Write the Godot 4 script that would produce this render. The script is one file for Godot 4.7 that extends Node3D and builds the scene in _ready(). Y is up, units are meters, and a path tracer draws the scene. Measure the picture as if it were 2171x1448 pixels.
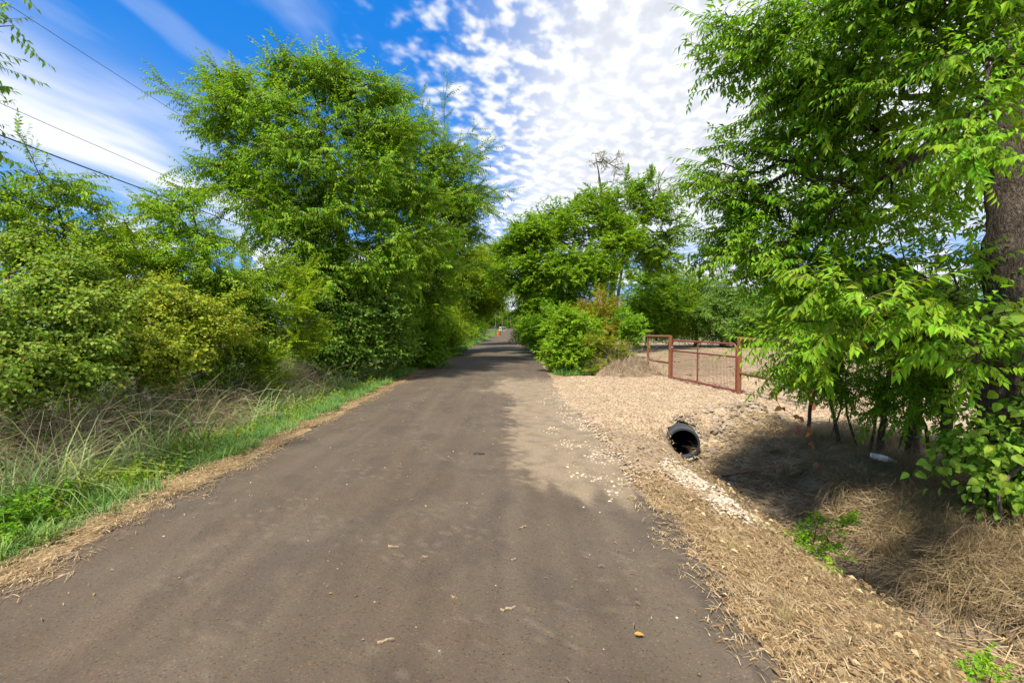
extends Node3D
# A narrow country lane between trees, with a new gravel driveway, culvert and rusty pipe gate.

const CAM_H := 1.75
const F := 1000.0            # focal length in pixels of the photograph (2171 wide)
const PITCH := -0.031        # radians, camera looks slightly down
const ROAD_L := -3.55
const ROAD_R := 1.47

# ------------------------------------------------------------------ mesh collector
class MB:
	var v := PackedVector3Array()
	var n := PackedVector3Array()
	var c := PackedColorArray()
	var i := PackedInt32Array()

	func vert(p: Vector3, nn: Vector3, col: Color) -> int:
		v.append(p); n.append(nn); c.append(col)
		return v.size() - 1

	func tri(a: int, b: int, d: int) -> void:
		i.append(a); i.append(b); i.append(d)

	func tube(pts: PackedVector3Array, rads: PackedFloat32Array, sides: int, col: Color, cap := false) -> void:
		var m := pts.size()
		if m < 2: return
		var t0 := (pts[1] - pts[0]).normalized()
		var side := t0.cross(Vector3.UP if absf(t0.y) < 0.9 else Vector3.RIGHT).normalized()
		var start := v.size()
		for k in m:
			var t := (pts[mini(k + 1, m - 1)] - pts[maxi(k - 1, 0)]).normalized()
			side = (side - t * side.dot(t)).normalized()
			var up := side.cross(t)
			for s in sides:
				var a := TAU * s / sides
				var d := side * cos(a) + up * sin(a)
				v.append(pts[k] + d * rads[k]); n.append(d); c.append(col)
		for k in m - 1:
			for s in sides:
				var a := start + k * sides + s
				var b := start + k * sides + (s + 1) % sides
				i.append_array([a, b, a + sides, b, b + sides, a + sides])
		if cap:
			for e in [0, m - 1]:
				var tt: Vector3 = (pts[1] - pts[0]).normalized() * -1.0 if e == 0 else (pts[m - 1] - pts[m - 2]).normalized()
				var mid := vert(pts[e], tt, col)
				var ring := v.size()
				for s in sides:
					vert(v[start + e * sides + s], tt, col)
				for s in sides:
					tri(mid, ring + (s if e else (s + 1) % sides), ring + ((s + 1) % sides if e else s))

	func box(c0: Vector3, ax: Vector3, ay: Vector3, az: Vector3, col: Color) -> void:
		# ax, ay, az: half extents along the box axes
		for f in [[ax, ay, az], [-ax, az, ay], [ay, az, ax], [-ay, ax, az], [az, ax, ay], [-az, ay, ax]]:
			var nn: Vector3 = f[0].normalized()
			var q: Vector3 = c0 + f[0]
			var k := vert(q - f[1] - f[2], nn, col)
			vert(q + f[1] - f[2], nn, col); vert(q + f[1] + f[2], nn, col); vert(q - f[1] + f[2], nn, col)
			i.append_array([k, k + 2, k + 1, k, k + 3, k + 2])

	func add(o: MB, x: Transform3D, tint := Color.WHITE) -> void:
		var s := v.size()
		var nb := x.basis.inverse().transposed()
		for k in o.v.size():
			v.append(x * o.v[k]); n.append((nb * o.n[k]).normalized()); c.append(o.c[k] * tint)
		for k in o.i:
			i.append(k + s)

	func mesh() -> ArrayMesh:
		var a := []
		a.resize(Mesh.ARRAY_MAX)
		a[Mesh.ARRAY_VERTEX] = v; a[Mesh.ARRAY_NORMAL] = n; a[Mesh.ARRAY_COLOR] = c; a[Mesh.ARRAY_INDEX] = i
		var m := ArrayMesh.new()
		m.add_surface_from_arrays(Mesh.PRIMITIVE_TRIANGLES, a)
		return m

	func flat() -> ArrayMesh:
		# faceted version
		var o := MB.new()
		for k in range(0, i.size(), 3):
			var nn := (v[i[k + 2]] - v[i[k]]).cross(v[i[k + 1]] - v[i[k]]).normalized()
			for j in 3:
				o.i.append(o.vert(v[i[k + j]], nn, c[i[k + j]]))
		return o.mesh()

# ------------------------------------------------------------------ globals
var R := RandomNumberGenerator.new()
var nz := FastNoiseLite.new()      # fbm, unit frequency
var n3 := FastNoiseLite.new()
var M := {}
var cam: Camera3D
var used := {}
var T0 := 0

func rr(a: float, b: float) -> float: return R.randf_range(a, b)
func ss(a: float, b: float, x: float) -> float: return smoothstep(a, b, x)
func noise(x: float, y: float) -> float: return nz.get_noise_2d(x, y)
func rdir() -> Vector3:
	var z := rr(-1, 1); var a := rr(0, TAU); var q := sqrt(1 - z * z)
	return Vector3(q * cos(a), z, q * sin(a))

func lin(r: float, g: float, b: float) -> Color: return Color(r, g, b)
func srgb(r: float, g: float, b: float) -> Color: return Color(r, g, b).linear_to_srgb()

func at(px: float, py: float, d: float) -> Vector3:
	# the world point seen at pixel (px, py) of the photograph, d metres along the view axis
	var ray := Vector3((px - 1085.5) / F, -(py - 724.0) / F, -1.0)
	return Vector3(0, CAM_H, 0) + ray.rotated(Vector3.RIGHT, PITCH) * d

func bend(d: float) -> float: return 3.5 * pow(maxf(0.0, d - 80.0) / 170.0, 2.0) if d < 250 else 3.5 + (d - 250.0) * 0.04
func rise(d: float) -> float: return 1.1 * ss(80.0, 260.0, d)
func drive_mask(x: float, d: float) -> float:
	var near := 8.56 - 0.5 * ss(1.4, 3.0, x) * 0.2 + 0.5 * ss(4.0, 6.0, x) + 0.15 * noise(x * 1.3, 7.0)
	return ss(near - 0.35, near + 0.35, d) * (1.0 - ss(16.6, 17.7, d))

const PIPE_AX := Vector3(0.27, -0.03, -1.0)
func in_pipe(p: Vector3, r: float) -> bool:
	# inside the bore of the culvert near its mouth
	var q := p - at(1450, 941, 8.12)
	var a := PIPE_AX.normalized()
	var s := q.dot(a)
	return s > -0.02 and s < 1.6 and (q - a * s).length() < r

func gy(x: float, z: float) -> float:
	var d := -z
	var q := x - bend(d)
	var y := 0.0
	if q > ROAD_R - 0.15:
		var dm := drive_mask(q, d)
		y -= 0.07 * ss(1.3, 2.3, q) * (1.0 - dm) * (1.0 - ss(4.2, 5.5, q))
		y -= 0.58 * exp(-pow((q - 3.3) / 0.72, 2.0)) * (1.0 - dm) * (1.0 - 0.4 * ss(17, 25, d))
		y += 0.33 * exp(-pow((q - 4.35) / 0.62, 2.0) - pow((d - 8.75) / 0.7, 2.0))
		y += 0.14 * dm * exp(-pow((q - 3.1) / 0.55, 2.0)) * ss(10.5, 8.8, d)
		y += 0.24 * exp(-pow((absf(q - 3.0) - 0.44) / 0.17, 2.0) - pow((d - 8.15) / 0.28, 2.0)) * (1.0 - dm)
		y += 0.03 * dm * exp(-pow((d - 12.8) / 3.0, 2.0))
	elif q < ROAD_L + 0.15:
		y -= 0.06 * ss(-3.3, -4.0, q)
		y -= 0.42 * exp(-pow((q + 5.4) / 0.65, 2.0)) * (1.0 - 0.5 * ss(10, 18, d))
	var off := ss(0.0, 0.7, maxf(q - ROAD_R, ROAD_L - q))
	y += off * (0.05 * noise(x * 0.9, z * 0.9) + 0.025 * noise(x * 4.0 + 31.0, z * 4.0)) * (1.0 - 0.45 * ss(6.5, 9, q) * ss(30, 10, d))
	var cl := exp(-pow((q - 4.3) / 0.8, 2.0) - pow((d - 8.6) / 0.9, 2.0))
	if cl > 0.02: y += cl * 0.07 * noise(x * 11.0, z * 11.0 + 5.0)
	return y + rise(d)

# ------------------------------------------------------------------ nodes
func free_name(n: String) -> String:
	if not used.has(n):
		used[n] = 0
		return n
	used[n] += 1
	return "%s_%03d" % [n, used[n]]

func tag(o: Node, label := "", category := "", group := "", kind := "") -> void:
	if label: o.set_meta("label", label)
	if category: o.set_meta("category", category)
	if group: o.set_meta("group", group)
	if kind: o.set_meta("kind", kind)

func thing(called: String, p: Vector3, label: String, category: String, group := "") -> Node3D:
	var o := Node3D.new()
	o.name = free_name(called)
	add_child(o)
	o.position = p
	tag(o, label, category, group)
	return o

func put(called: String, mesh: Mesh, mat: Material, parent: Node = null) -> MeshInstance3D:
	var o := MeshInstance3D.new()
	o.mesh = mesh
	o.material_override = mat
	if parent == null:
		o.name = free_name(called)
		add_child(o)
	else:
		o.name = called
		parent.add_child(o, true)
	return o

func multi(called: String, mesh: Mesh, mat: Material, xs: Array, cols: PackedColorArray, parent: Node = null) -> MultiMeshInstance3D:
	var m := MultiMesh.new()
	m.transform_format = MultiMesh.TRANSFORM_3D
	m.use_colors = true
	m.mesh = mesh
	m.instance_count = xs.size()
	for k in xs.size():
		m.set_instance_transform(k, xs[k])
		m.set_instance_color(k, cols[k])
	var o := MultiMeshInstance3D.new()
	o.multimesh = m
	o.material_override = mat
	o.set_meta("kind", "stuff")
	if parent == null:
		o.name = free_name(called)
		add_child(o)
	else:
		o.name = called
		parent.add_child(o, true)
	return o

func stage(s: String) -> void:
	print(s, " ", Time.get_ticks_msec() - T0, " ms")

# ------------------------------------------------------------------ materials
func ntex(freq: float, oct: int, ramp: Array, size := 512, type := FastNoiseLite.TYPE_SIMPLEX_SMOOTH, sd := 1) -> NoiseTexture2D:
	var n := FastNoiseLite.new()
	n.noise_type = type
	n.frequency = freq
	n.seed = sd
	n.fractal_type = FastNoiseLite.FRACTAL_FBM if oct > 1 else FastNoiseLite.FRACTAL_NONE
	n.fractal_octaves = oct
	if type == FastNoiseLite.TYPE_CELLULAR:
		n.cellular_return_type = FastNoiseLite.RETURN_CELL_VALUE
	var t := NoiseTexture2D.new()
	t.width = size; t.height = size
	t.noise = n
	t.seamless = true
	t.generate_mipmaps = false
	if ramp.size():
		var g := Gradient.new()
		g.offsets = PackedFloat32Array(ramp.map(func(a): return a[0]))
		g.colors = PackedColorArray(ramp.map(func(a): return a[1]))
		t.color_ramp = g
	return t

func mat(rough := 0.9, alb := Color.WHITE, vcol := true) -> StandardMaterial3D:
	var m := StandardMaterial3D.new()
	m.albedo_color = alb
	m.roughness = rough
	m.vertex_color_use_as_albedo = vcol
	return m

func tri(m: StandardMaterial3D, tex: Texture2D, metres: float, bump: Texture2D = null, cm := 0.0) -> StandardMaterial3D:
	m.uv1_triplanar = true
	m.uv1_world_triplanar = true
	m.uv1_scale = Vector3.ONE / metres
	m.albedo_texture = tex
	if bump:
		m.heightmap_enabled = true
		m.heightmap_texture = bump
		m.heightmap_scale = cm
	return m

func speckle(size: int, base: float, n: int, lo: float, hi: float, most: int, warm: Color, sd: int) -> ImageTexture:
	# stony speckle: random grains of light and dark aggregate
	var r := RandomNumberGenerator.new(); r.seed = sd
	var im := Image.create(size, size, false, Image.FORMAT_RGB8)
	im.fill(Color(base, base, base))
	for k in n:
		var g := r.randf()
		var v := lerpf(lo, base, pow(g, 0.5)) if r.randf() < 0.5 else lerpf(hi, base, pow(g, 0.35))
		var w := 1 + int(most * pow(r.randf(), 3.0))
		var t := r.randf()
		im.fill_rect(Rect2i(r.randi() % size, r.randi() % size, w, maxi(1, w - r.randi() % 2)), Color(v, v, v).lerp(warm * v, t))
	for k in n / 12:
		var v := r.randf_range(0.85, 1.0)
		im.fill_rect(Rect2i(r.randi() % size, r.randi() % size, 1 + r.randi() % 3, 1 + r.randi() % 2), Color(v, v * 0.95, v * 0.87))
	return ImageTexture.create_from_image(im)

func materials() -> void:
	var leaf := mat(0.55, srgb(0.5, 0.5, 0.5))
	leaf.metallic_specular = 0.32
	leaf.backlight_enabled = true
	leaf.backlight = srgb(0.92, 0.95, 0.25)
	M.leaf = leaf
	var grass := mat(0.7, srgb(0.7, 0.7, 0.7))
	grass.backlight_enabled = true
	grass.backlight = srgb(0.45, 0.5, 0.3)
	M.grass = grass
	M.bark = tri(mat(0.95), ntex(0.02, 4, [[0.0, Color(0.30, 0.28, 0.27)], [0.45, Color(0.66, 0.63, 0.60)], [0.62, Color(0.85, 0.83, 0.80)], [1.0, Color(1, 1, 1)]], 512, FastNoiseLite.TYPE_SIMPLEX, 5), 0.7, ntex(0.035, 4, [], 512, FastNoiseLite.TYPE_SIMPLEX, 6), 3.0)
	M.bark.uv1_scale = Vector3(5.5, 0.7, 5.5)
	M.twig = mat(0.9)
	M.road = tri(mat(0.93), speckle(1024, 0.75, 120000, 0.52, 1.0, 4, Color(1.0, 0.92, 0.82), 3), 3.1, ntex(0.16, 3, [], 512, FastNoiseLite.TYPE_SIMPLEX, 8), 0.25)
	var gv := [[0.0, Color(0.50, 0.46, 0.42)], [0.35, Color(0.80, 0.76, 0.71)], [0.7, Color(0.95, 0.92, 0.88)], [1.0, Color(1, 1, 1)]]
	M.gravel = tri(mat(0.95), ntex(0.06, 1, gv, 1024, FastNoiseLite.TYPE_CELLULAR, 4), 1.6, ntex(0.07, 3, [], 512, FastNoiseLite.TYPE_SIMPLEX, 9), 1.6)
	M.ground = tri(mat(0.96), ntex(0.03, 5, [[0.0, Color(0.5, 0.48, 0.46)], [0.5, Color(0.82, 0.8, 0.78)], [1.0, Color(1, 1, 1)]], 1024, FastNoiseLite.TYPE_SIMPLEX, 10), 2.2, ntex(0.05, 5, [], 512, FastNoiseLite.TYPE_SIMPLEX, 11), 3.0)
	M.stone = mat(0.9)
	var rust := [[0.0, Color(0.55, 0.45, 0.42)], [0.5, Color(0.85, 0.8, 0.76)], [1.0, Color(1, 1, 1)]]
	M.rust = tri(mat(0.75), ntex(0.03, 4, rust, 512, FastNoiseLite.TYPE_SIMPLEX, 12), 0.6)
	M.red = tri(mat(0.5), ntex(0.02, 4, [[0.0, Color(0.7, 0.62, 0.6)], [0.5, Color(0.95, 0.92, 0.92)], [1.0, Color(1, 1, 1)]], 256, FastNoiseLite.TYPE_SIMPLEX, 13), 0.8)
	M.plastic = mat(0.45)
	M.metal = mat(0.4)
	M.metal.metallic = 0.7
	M.cable = mat(0.6)
	var clear := mat(0.18, Color(0.92, 0.96, 1.0, 0.45), false)
	clear.transparency = BaseMaterial3D.TRANSPARENCY_ALPHA
	M.clear = clear

# ------------------------------------------------------------------ sky
func make_sky() -> Sky:
	var w := 3072
	var h := 1536
	var im := Image.create(w, h, false, Image.FORMAT_RGBF)
	im.fill(Color(0.25, 0.26, 0.22))
	var puff := FastNoiseLite.new(); puff.noise_type = FastNoiseLite.TYPE_SIMPLEX_SMOOTH; puff.frequency = 7.4; puff.fractal_octaves = 4; puff.fractal_gain = 0.5; puff.seed = 21
	var low := FastNoiseLite.new(); low.frequency = 0.9; low.fractal_octaves = 4; low.seed = 8
	var wis := FastNoiseLite.new(); wis.frequency = 1.3; wis.fractal_octaves = 5; wis.seed = 33
	var cu := FastNoiseLite.new(); cu.frequency = 1.0; cu.fractal_octaves = 5; cu.seed = 4
	for y in h / 2:
		var el := (0.5 - (y + 0.5) / h) * PI
		var sy := sin(el)
		var cy := cos(el)
		var k := 1.0 / (sy + 0.015)
		var base := Color(0.050, 0.168, 0.385).lerp(Color(0.006, 0.086, 0.290), ss(0.0, 0.55, sy))
		base = base.lerp(Color(0.20, 0.33, 0.51), exp(-sy * 16.0) * 0.6)
		for x in w:
			var az := (x + 0.5) / w * TAU
			if az > PI: az -= TAU
			var dx := sin(az) * cy
			var dz := -cos(az) * cy
			var u := dx * k
			var v := dz * k
			var c := base
			var l := low.get_noise_2d(u * 0.8, v * 0.5)
			var far := sqrt(u * u + v * v)
			# altocumulus sheet to the right of a line that runs with the road
			var inside := u + 0.40 + 0.22 * l - 0.03 * maxf(0.0, far - 4.0)
			var a := 0.0
			var shade := 1.0
			if inside > -0.5 and far < 30.0:
				var p := puff.get_noise_2d(u * 1.15 + 0.2 * v, v * 0.9) + 0.28 * puff.get_noise_2d(u * 2.3, v * 2.3 + 9.0)
				var deep := ss(-0.05, 0.85, inside)
				a = ss(-0.55 - 0.55 * deep, 0.50 - 0.2 * deep, p + 0.62 * l * (1.0 - deep) + 0.08) * ss(-0.12, 0.34, inside + 0.24 * p)
				a *= 1.0 - 0.72 * ss(4.6, 7.5, far - 0.5 * l) * ss(-0.6, 1.4, u)
				a = maxf(a * 0.97, 0.9 * ss(0.04, 0.7, inside) * (1.0 - ss(4.0, 7.0, far)))
				shade = 0.80 + 0.24 * ss(-0.5, 0.55, p) + 0.14 * l
			if u < 0.6:
				var s := wis.get_noise_2d(u * 1.7 + 0.25 * v, v * 0.42)
				var band := exp(-pow((u + 2.2 + 0.45 * l + 0.02 * (v + 2.5)) / 0.55, 2.0))
				var ci := clampf(band * (0.85 + 0.8 * s), 0.0, 0.9)
				ci = maxf(ci, 0.55 * ss(0.02, 0.55, s) * ss(1.6, 4.5, far))
				ci = maxf(ci, 0.16 * ss(0.0, 0.5, s))
				a = maxf(a, ci)
			if el < 0.22:
				var q := cu.get_noise_2d(az * 5.0, el * 13.0)
				a = maxf(a, ss(0.02, 0.16, q - el * 1.2 + 0.12) * 0.92 * ss(0.0, 0.03, el) * (1.0 - ss(0.13, 0.22, el)))
			if a > 0.0:
				c = c.lerp(Color(0.385, 0.392, 0.408) * shade, a)
			im.set_pixel(x, y, c)
	var sm := PanoramaSkyMaterial.new()
	sm.panorama = ImageTexture.create_from_image(im)
	var s := Sky.new()
	s.sky_material = sm
	return s

# ------------------------------------------------------------------ leaves
var SPR := {}      # kind -> [meshes], each with its list of [Transform3D, Color]
var NEAR := []     # finer single leaves

func unit_leaf(fine: bool, heart: bool, col: Color) -> MB:
	# along +x, one long, one wide (z), facing +y; folded along the midrib and drooping at the tip
	var m := MB.new()
	var prof := [[0.0, 0.03], [0.18, 0.36], [0.42, 0.5], [0.7, 0.33], [1.0, 0.0]] if fine else [[0.0, 0.04], [0.38, 0.5], [1.0, 0.0]]
	if heart:
		prof = [[-0.1, 0.26], [0.12, 0.5], [0.5, 0.38], [1.0, 0.0]]
	for side in [-1.0, 1.0]:
		var k0 := m.v.size()
		for p in prof:
			var droop: float = -0.16 * p[0] * p[0]
			var nn := Vector3(0.3 * p[0], 1, -side * 0.28).normalized()
			m.vert(Vector3(p[0], droop, 0), nn, col)
			m.vert(Vector3(p[0], droop + 0.14 * p[1], side * p[1]), nn, col)
		for j in prof.size() - 1:
			var a := k0 + j * 2
			if side > 0:
				m.i.append_array([a, a + 2, a + 1])
				if j < prof.size() - 2: m.i.append_array([a + 1, a + 2, a + 3])
			else:
				m.i.append_array([a, a + 1, a + 2])
				if j < prof.size() - 2: m.i.append_array([a + 1, a + 3, a + 2])
	return m

func frame(dir: Vector3, up: Vector3) -> Basis:
	var x := dir.normalized()
	var y := up - x * up.dot(x)
	y = Vector3.UP.cross(x) if y.length() < 0.05 else y
	y = y.normalized()
	return Basis(x, y, x.cross(y))

func leaf_col(g: Color, odd: float) -> Color:
	var c := g * rr(0.7, 1.25)
	c.r *= rr(0.85, 1.25)
	if R.randf() < odd:
		c = [Color(0.34, 0.27, 0.03), Color(0.22, 0.22, 0.03), Color(0.24, 0.12, 0.03)][R.randi() % 3]
	c = c * 2.0
	c.a = 1.0
	return c

func make_sprays() -> void:
	var bases := {
		"hang": Color(0.205, 0.375, 0.022), "elm": Color(0.220, 0.380, 0.022), "oak": Color(0.215, 0.375, 0.022),
		"vine": Color(0.225, 0.365, 0.045), "gold": Color(0.32, 0.28, 0.026), "fern": Color(0.235, 0.400, 0.018), "far": Color(0.220, 0.370, 0.022)}
	var plain := unit_leaf(false, false, Color.WHITE)
	var heart := unit_leaf(false, true, Color.WHITE)
	for kind in bases:
		var list := []
		for variant in 4:
			var m := MB.new()
			var leaves := []
			var n := 15
			var length := 0.42
			if kind == "vine": n = 12; length = 0.34
			if kind == "oak": n = 15; length = 0.30
			if kind == "fern" or kind == "gold": n = 24; length = 0.40
			if kind == "far": n = 34; length = 0.42
			var pts := PackedVector3Array()
			var rd := PackedFloat32Array()
			var bow := rr(-0.05, 0.09)
			for k in 4:
				var t := k / 3.0
				pts.append(Vector3(t * length, -bow * t * t, 0.02 * sin(t * 5.0 + variant)))
				rd.append(lerpf(0.0028, 0.001, t))
			m.tube(pts, rd, 3, Color(0.16, 0.13, 0.07))
			for k in n:
				var t := (k + 0.6) / n
				var side := 1.0 if k % 2 else -1.0
				var p := Vector3(t * length, -bow * t * t, 0.02 * sin(t * 5.0 + variant))
				var dir := Vector3.ZERO
				var L := 0.08
				var W := 0.03
				var up := Vector3.UP
				match kind:
					"hang":
						dir = Vector3(rr(0.35, 0.7), rr(-1.25, -0.35), side * rr(0.35, 0.8)); L = rr(0.06, 0.095); W = L * rr(0.33, 0.42)
						up = Vector3(rr(0.2, 0.7), 0.9, side * rr(-0.1, 0.5))
					"elm", "far":
						dir = Vector3(rr(0.3, 0.7), rr(-0.5, 0.1), side * rr(0.6, 1.0)); L = rr(0.048, 0.072); W = L * rr(0.42, 0.55)
						if kind == "far": p += rdir() * rr(0.03, 0.2); dir += rdir() * 0.8; W = L * rr(0.55, 0.7); up += rdir() * 0.4
					"oak":
						dir = Vector3(rr(0.2, 0.9), rr(-0.6, 0.5), side * rr(0.2, 1.0)); L = rr(0.06, 0.09); W = L * rr(0.5, 0.65)
						up = (Vector3.UP + rdir() * 0.6)
					"vine":
						dir = Vector3(rr(-0.2, 0.5), rr(-1.0, -0.2), side * rr(0.1, 0.7)); L = rr(0.036, 0.060); W = L * rr(0.8, 1.0)
						p += Vector3(0, rr(0.0, 0.06), side * rr(0.01, 0.07))
						up = (Vector3(0.5, 1.0, 0) + rdir() * 0.5)
					_:
						dir = Vector3(rr(0.3, 0.6), rr(-0.35, 0.15), side * rr(0.7, 1.0)); L = rr(0.048, 0.066); W = L * rr(0.38, 0.48)
				if k == n - 1: dir = Vector3(1, -0.4, 0.1)
				var b := frame(dir, up)
				var odd := 0.015
				if kind == "vine": odd = 0.04
				if kind == "gold": odd = 0.25
				if kind == "oak": odd = 0.008
				var col := leaf_col(bases[kind], odd)
				var x := Transform3D(Basis(b.x * L, b.y * L, b.z * W), p)
				leaves.append([x, col])
				m.add(heart if kind == "vine" else plain, x, col)
			list.append([m.mesh(), leaves, pts])
		SPR[kind] = list
	for k in 6:
		var col := leaf_col(bases.hang, 1.0 if k == 5 else 0.0)
		NEAR.append(unit_leaf(true, false, col).mesh())
	for k in 5:
		var col := leaf_col(bases.vine, 1.0 if k == 4 else 0.0)
		NEAR.append(unit_leaf(true, true, col).mesh())

# ------------------------------------------------------------------ trees
# trunk: [[Vector3, radius], ...]; blobs: [[centre, radii, attractors], ...]
func tree(called: String, label: String, category: String, group: String, trunk: Array, blobs: Array, o := {}) -> Node3D:
	var kind: String = o.get("kind", "hang")
	var per: int = o.get("per", 9)
	var size: float = o.get("size", 1.0)
	var tint: Color = o.get("tint", Color.WHITE)
	var bark: Color = o.get("bark", Color(0.17, 0.135, 0.10))
	var base: Vector3 = trunk[0][0]
	R.seed = hash(called + label + str(base.snapped(Vector3.ONE * 0.01)))
	var root := thing(called, base, label, category, group)
	# trunk
	var tp := PackedVector3Array()
	var tr := PackedFloat32Array()
	var pos := PackedVector3Array()
	var par := PackedInt32Array()
	var path := PackedFloat32Array()
	var dense: int = o.get("rings", 5)
	for k in trunk.size() - 1:
		var a: Vector3 = trunk[k][0] - base
		var b: Vector3 = trunk[k + 1][0] - base
		for j in dense + (1 if k == trunk.size() - 2 else 0):
			var t := float(j) / dense
			var wob: float = trunk[k][1] * 0.25
			var p := a.lerp(b, t) + Vector3(noise(k + t * 2.0, base.x * 7.0), 0, noise(base.z * 5.0, k + t * 2.0)) * wob
			tp.append(p)
			tr.append(lerpf(trunk[k][1], trunk[k + 1][1], t))
			pos.append(p)
			par.append(pos.size() - 2)
			path.append(0.0)
	var trunk_n := pos.size()
	tr[0] *= 1.35
	tr[1] *= 1.1
	var mb := MB.new()
	mb.tube(tp, tr, o.get("sides", 12), bark)
	# bark ridges
	if trunk[0][1] > 0.1:
		for k in mb.v.size():
			var q := mb.v[k]
			mb.v[k] = q - mb.n[k] * (0.16 * trunk[0][1]) * (0.5 + n3.get_noise_3d(q.x * 11.0, q.y * 1.6, q.z * 11.0) + 0.5 * n3.get_noise_3d(q.x * 2.0, q.y * 2.0 + 7.0, q.z * 2.0))
	put("trunk", mb.mesh(), M.bark, root)
	# attractors
	var pts := []
	var gap: float = o.get("gap", -0.12)
	var gf: float = o.get("gf", 1.1)
	for bl in blobs:
		var c: Vector3 = bl[0] - base
		var made := 0
		var tries := 0
		while made < bl[2] and tries < bl[2] * 6:
			tries += 1
			var dd := rdir() * pow(R.randf(), 0.42)
			var p: Vector3 = c + Vector3(dd.x * bl[1].x, dd.y * bl[1].y, dd.z * bl[1].z)
			if p.y < 0.15: continue
			var w := p + base
			if n3.get_noise_3d(w.x * gf, w.y * gf, w.z * gf) < gap and dd.length() > 0.4: continue
			pts.append(p)
			made += 1
	# order by distance from the trunk
	var keyed := []
	for p in pts:
		var best := 1e9
		for k in range(2, trunk_n):
			best = minf(best, p.distance_squared_to(pos[k]) )
		keyed.append([best, p])
	keyed.sort_custom(func(a, b): return a[0] < b[0])
	var low: int = o.get("from", 3)
	for kp in keyed:
		var p: Vector3 = kp[1]
		var best := 1e9
		var bi := low
		for k in range(low, pos.size()):
			var dist := p.distance_to(pos[k])
			# branches rise: prefer joining from below
			var cost := dist + 0.28 * path[k] + (0.35 * maxf(0.0, pos[k].y - p.y) if k < trunk_n else 0.0)
			if cost < best:
				best = cost; bi = k
		var from := pos[bi]
		var dist := p.distance_to(from)
		if dist > 0.9:
			var steps := int(dist / 0.6)
			var last := bi
			for s in steps:
				var t := float(s + 1) / (steps + 1)
				var mid := from.lerp(p, t) + rdir() * 0.07 + Vector3(0, 0.10 * dist * t * (1 - t), 0)
				pos.append(mid); par.append(last); path.append(path[last] + dist / (steps + 1))
				last = pos.size() - 1
			bi = last
		pos.append(p); par.append(bi); path.append(path[bi] + p.distance_to(pos[bi]))
	var total := pos.size()
	# long thin shoots that reach out of the crown
	var tips := []
	var shoots: int = o.get("shoots", 0)
	if shoots > 0:
		var order := range(trunk_n, total)
		order.sort_custom(func(a, b): return path[a] > path[b])
		var many := mini(order.size(), shoots * 5)
		for s in shoots:
			var k: int = order[R.randi() % many]
			var dir := (pos[k] - pos[par[k]]).normalized() * 0.7 + (pos[k] - Vector3(0, pos[trunk_n - 1].y * 0.75, 0)).normalized() * 0.7 + Vector3(0, rr(0.0, 0.6), 0)
			dir = dir.normalized()
			var last := k
			var reach: float = rr(0.4, 1.0) * o.get("reach", 1.2)
			for j in 6:
				dir = (dir + Vector3(0, -0.05, 0) + rdir() * 0.10).normalized()
				pos.append(pos[last] + dir * reach / 6.0); par.append(last); path.append(path[last])
				last = pos.size() - 1
				tips.append(last)
	# radii by the number of tips each branch carries
	var carry := PackedFloat32Array()
	carry.resize(pos.size())
	carry.fill(0.0)
	for k in range(pos.size() - 1, trunk_n - 1, -1):
		carry[k] += 1.0
		if par[k] >= trunk_n: carry[par[k]] += carry[k]
	var limb := MB.new()
	var rtip: float = o.get("rtip", 0.006)
	for k in range(trunk_n, pos.size()):
		var a := pos[par[k]]
		var r1 := minf(rtip * pow(carry[k], 0.46), trunk[0][1] * 0.62)
		var r0 := r1 * 1.1 if par[k] < trunk_n else minf(rtip * pow(carry[par[k]], 0.46), r1 * 1.5)
		limb.tube(PackedVector3Array([a, pos[k]]), PackedFloat32Array([r0, r1]), 6 if r1 > 0.03 else (4 if r1 > 0.012 else 3), bark)
	if limb.v.size():
		var br := put("branches", limb.mesh(), M.bark, root)
		br.set_meta("kind", "stuff")
	# leaf sprays
	var xs := []
	var cols := PackedColorArray()
	var spread: float = o.get("spread", 0.16)
	if per > 0:
		for k in range(trunk_n, pos.size()):
			var thick := carry[k]
			if thick > 30.0: continue
			var axis := (pos[k] - pos[par[k]]).normalized()
			var shoot := k >= total
			for j in (3 if shoot else per):
				var d := (axis * rr(0.3, 1.0) + rdir() * (0.75 if shoot else 1.0))
				d.y = d.y * 0.55 + rr(-0.12, 0.25)
				if shoot: d = axis * 0.8 + rdir() * 0.6
				var up := Vector3.UP + rdir() * 0.45
				var sc := size * rr(0.7, 1.2) * (0.8 if shoot else 1.0)
				var b := frame(d, up).scaled(Vector3.ONE * sc)
				var p := pos[k].lerp(pos[par[k]], R.randf() * 0.8) + rdir() * (0.02 if shoot else spread)
				xs.append(Transform3D(b, p))
				var f := rr(0.78, 1.2)
				cols.append(Color(tint.r * f * rr(0.88, 1.14), tint.g * f, tint.b * f * rr(0.9, 1.2)))
	var extra: Array = o.get("extra", [])
	for e in extra:
		xs.append(Transform3D(e.basis, e.origin - base))
		cols.append(tint)
	var single: int = o.get("single", 0)
	var crown := Node3D.new()
	if xs.size():
		crown.name = "crown"
		root.add_child(crown)
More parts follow.
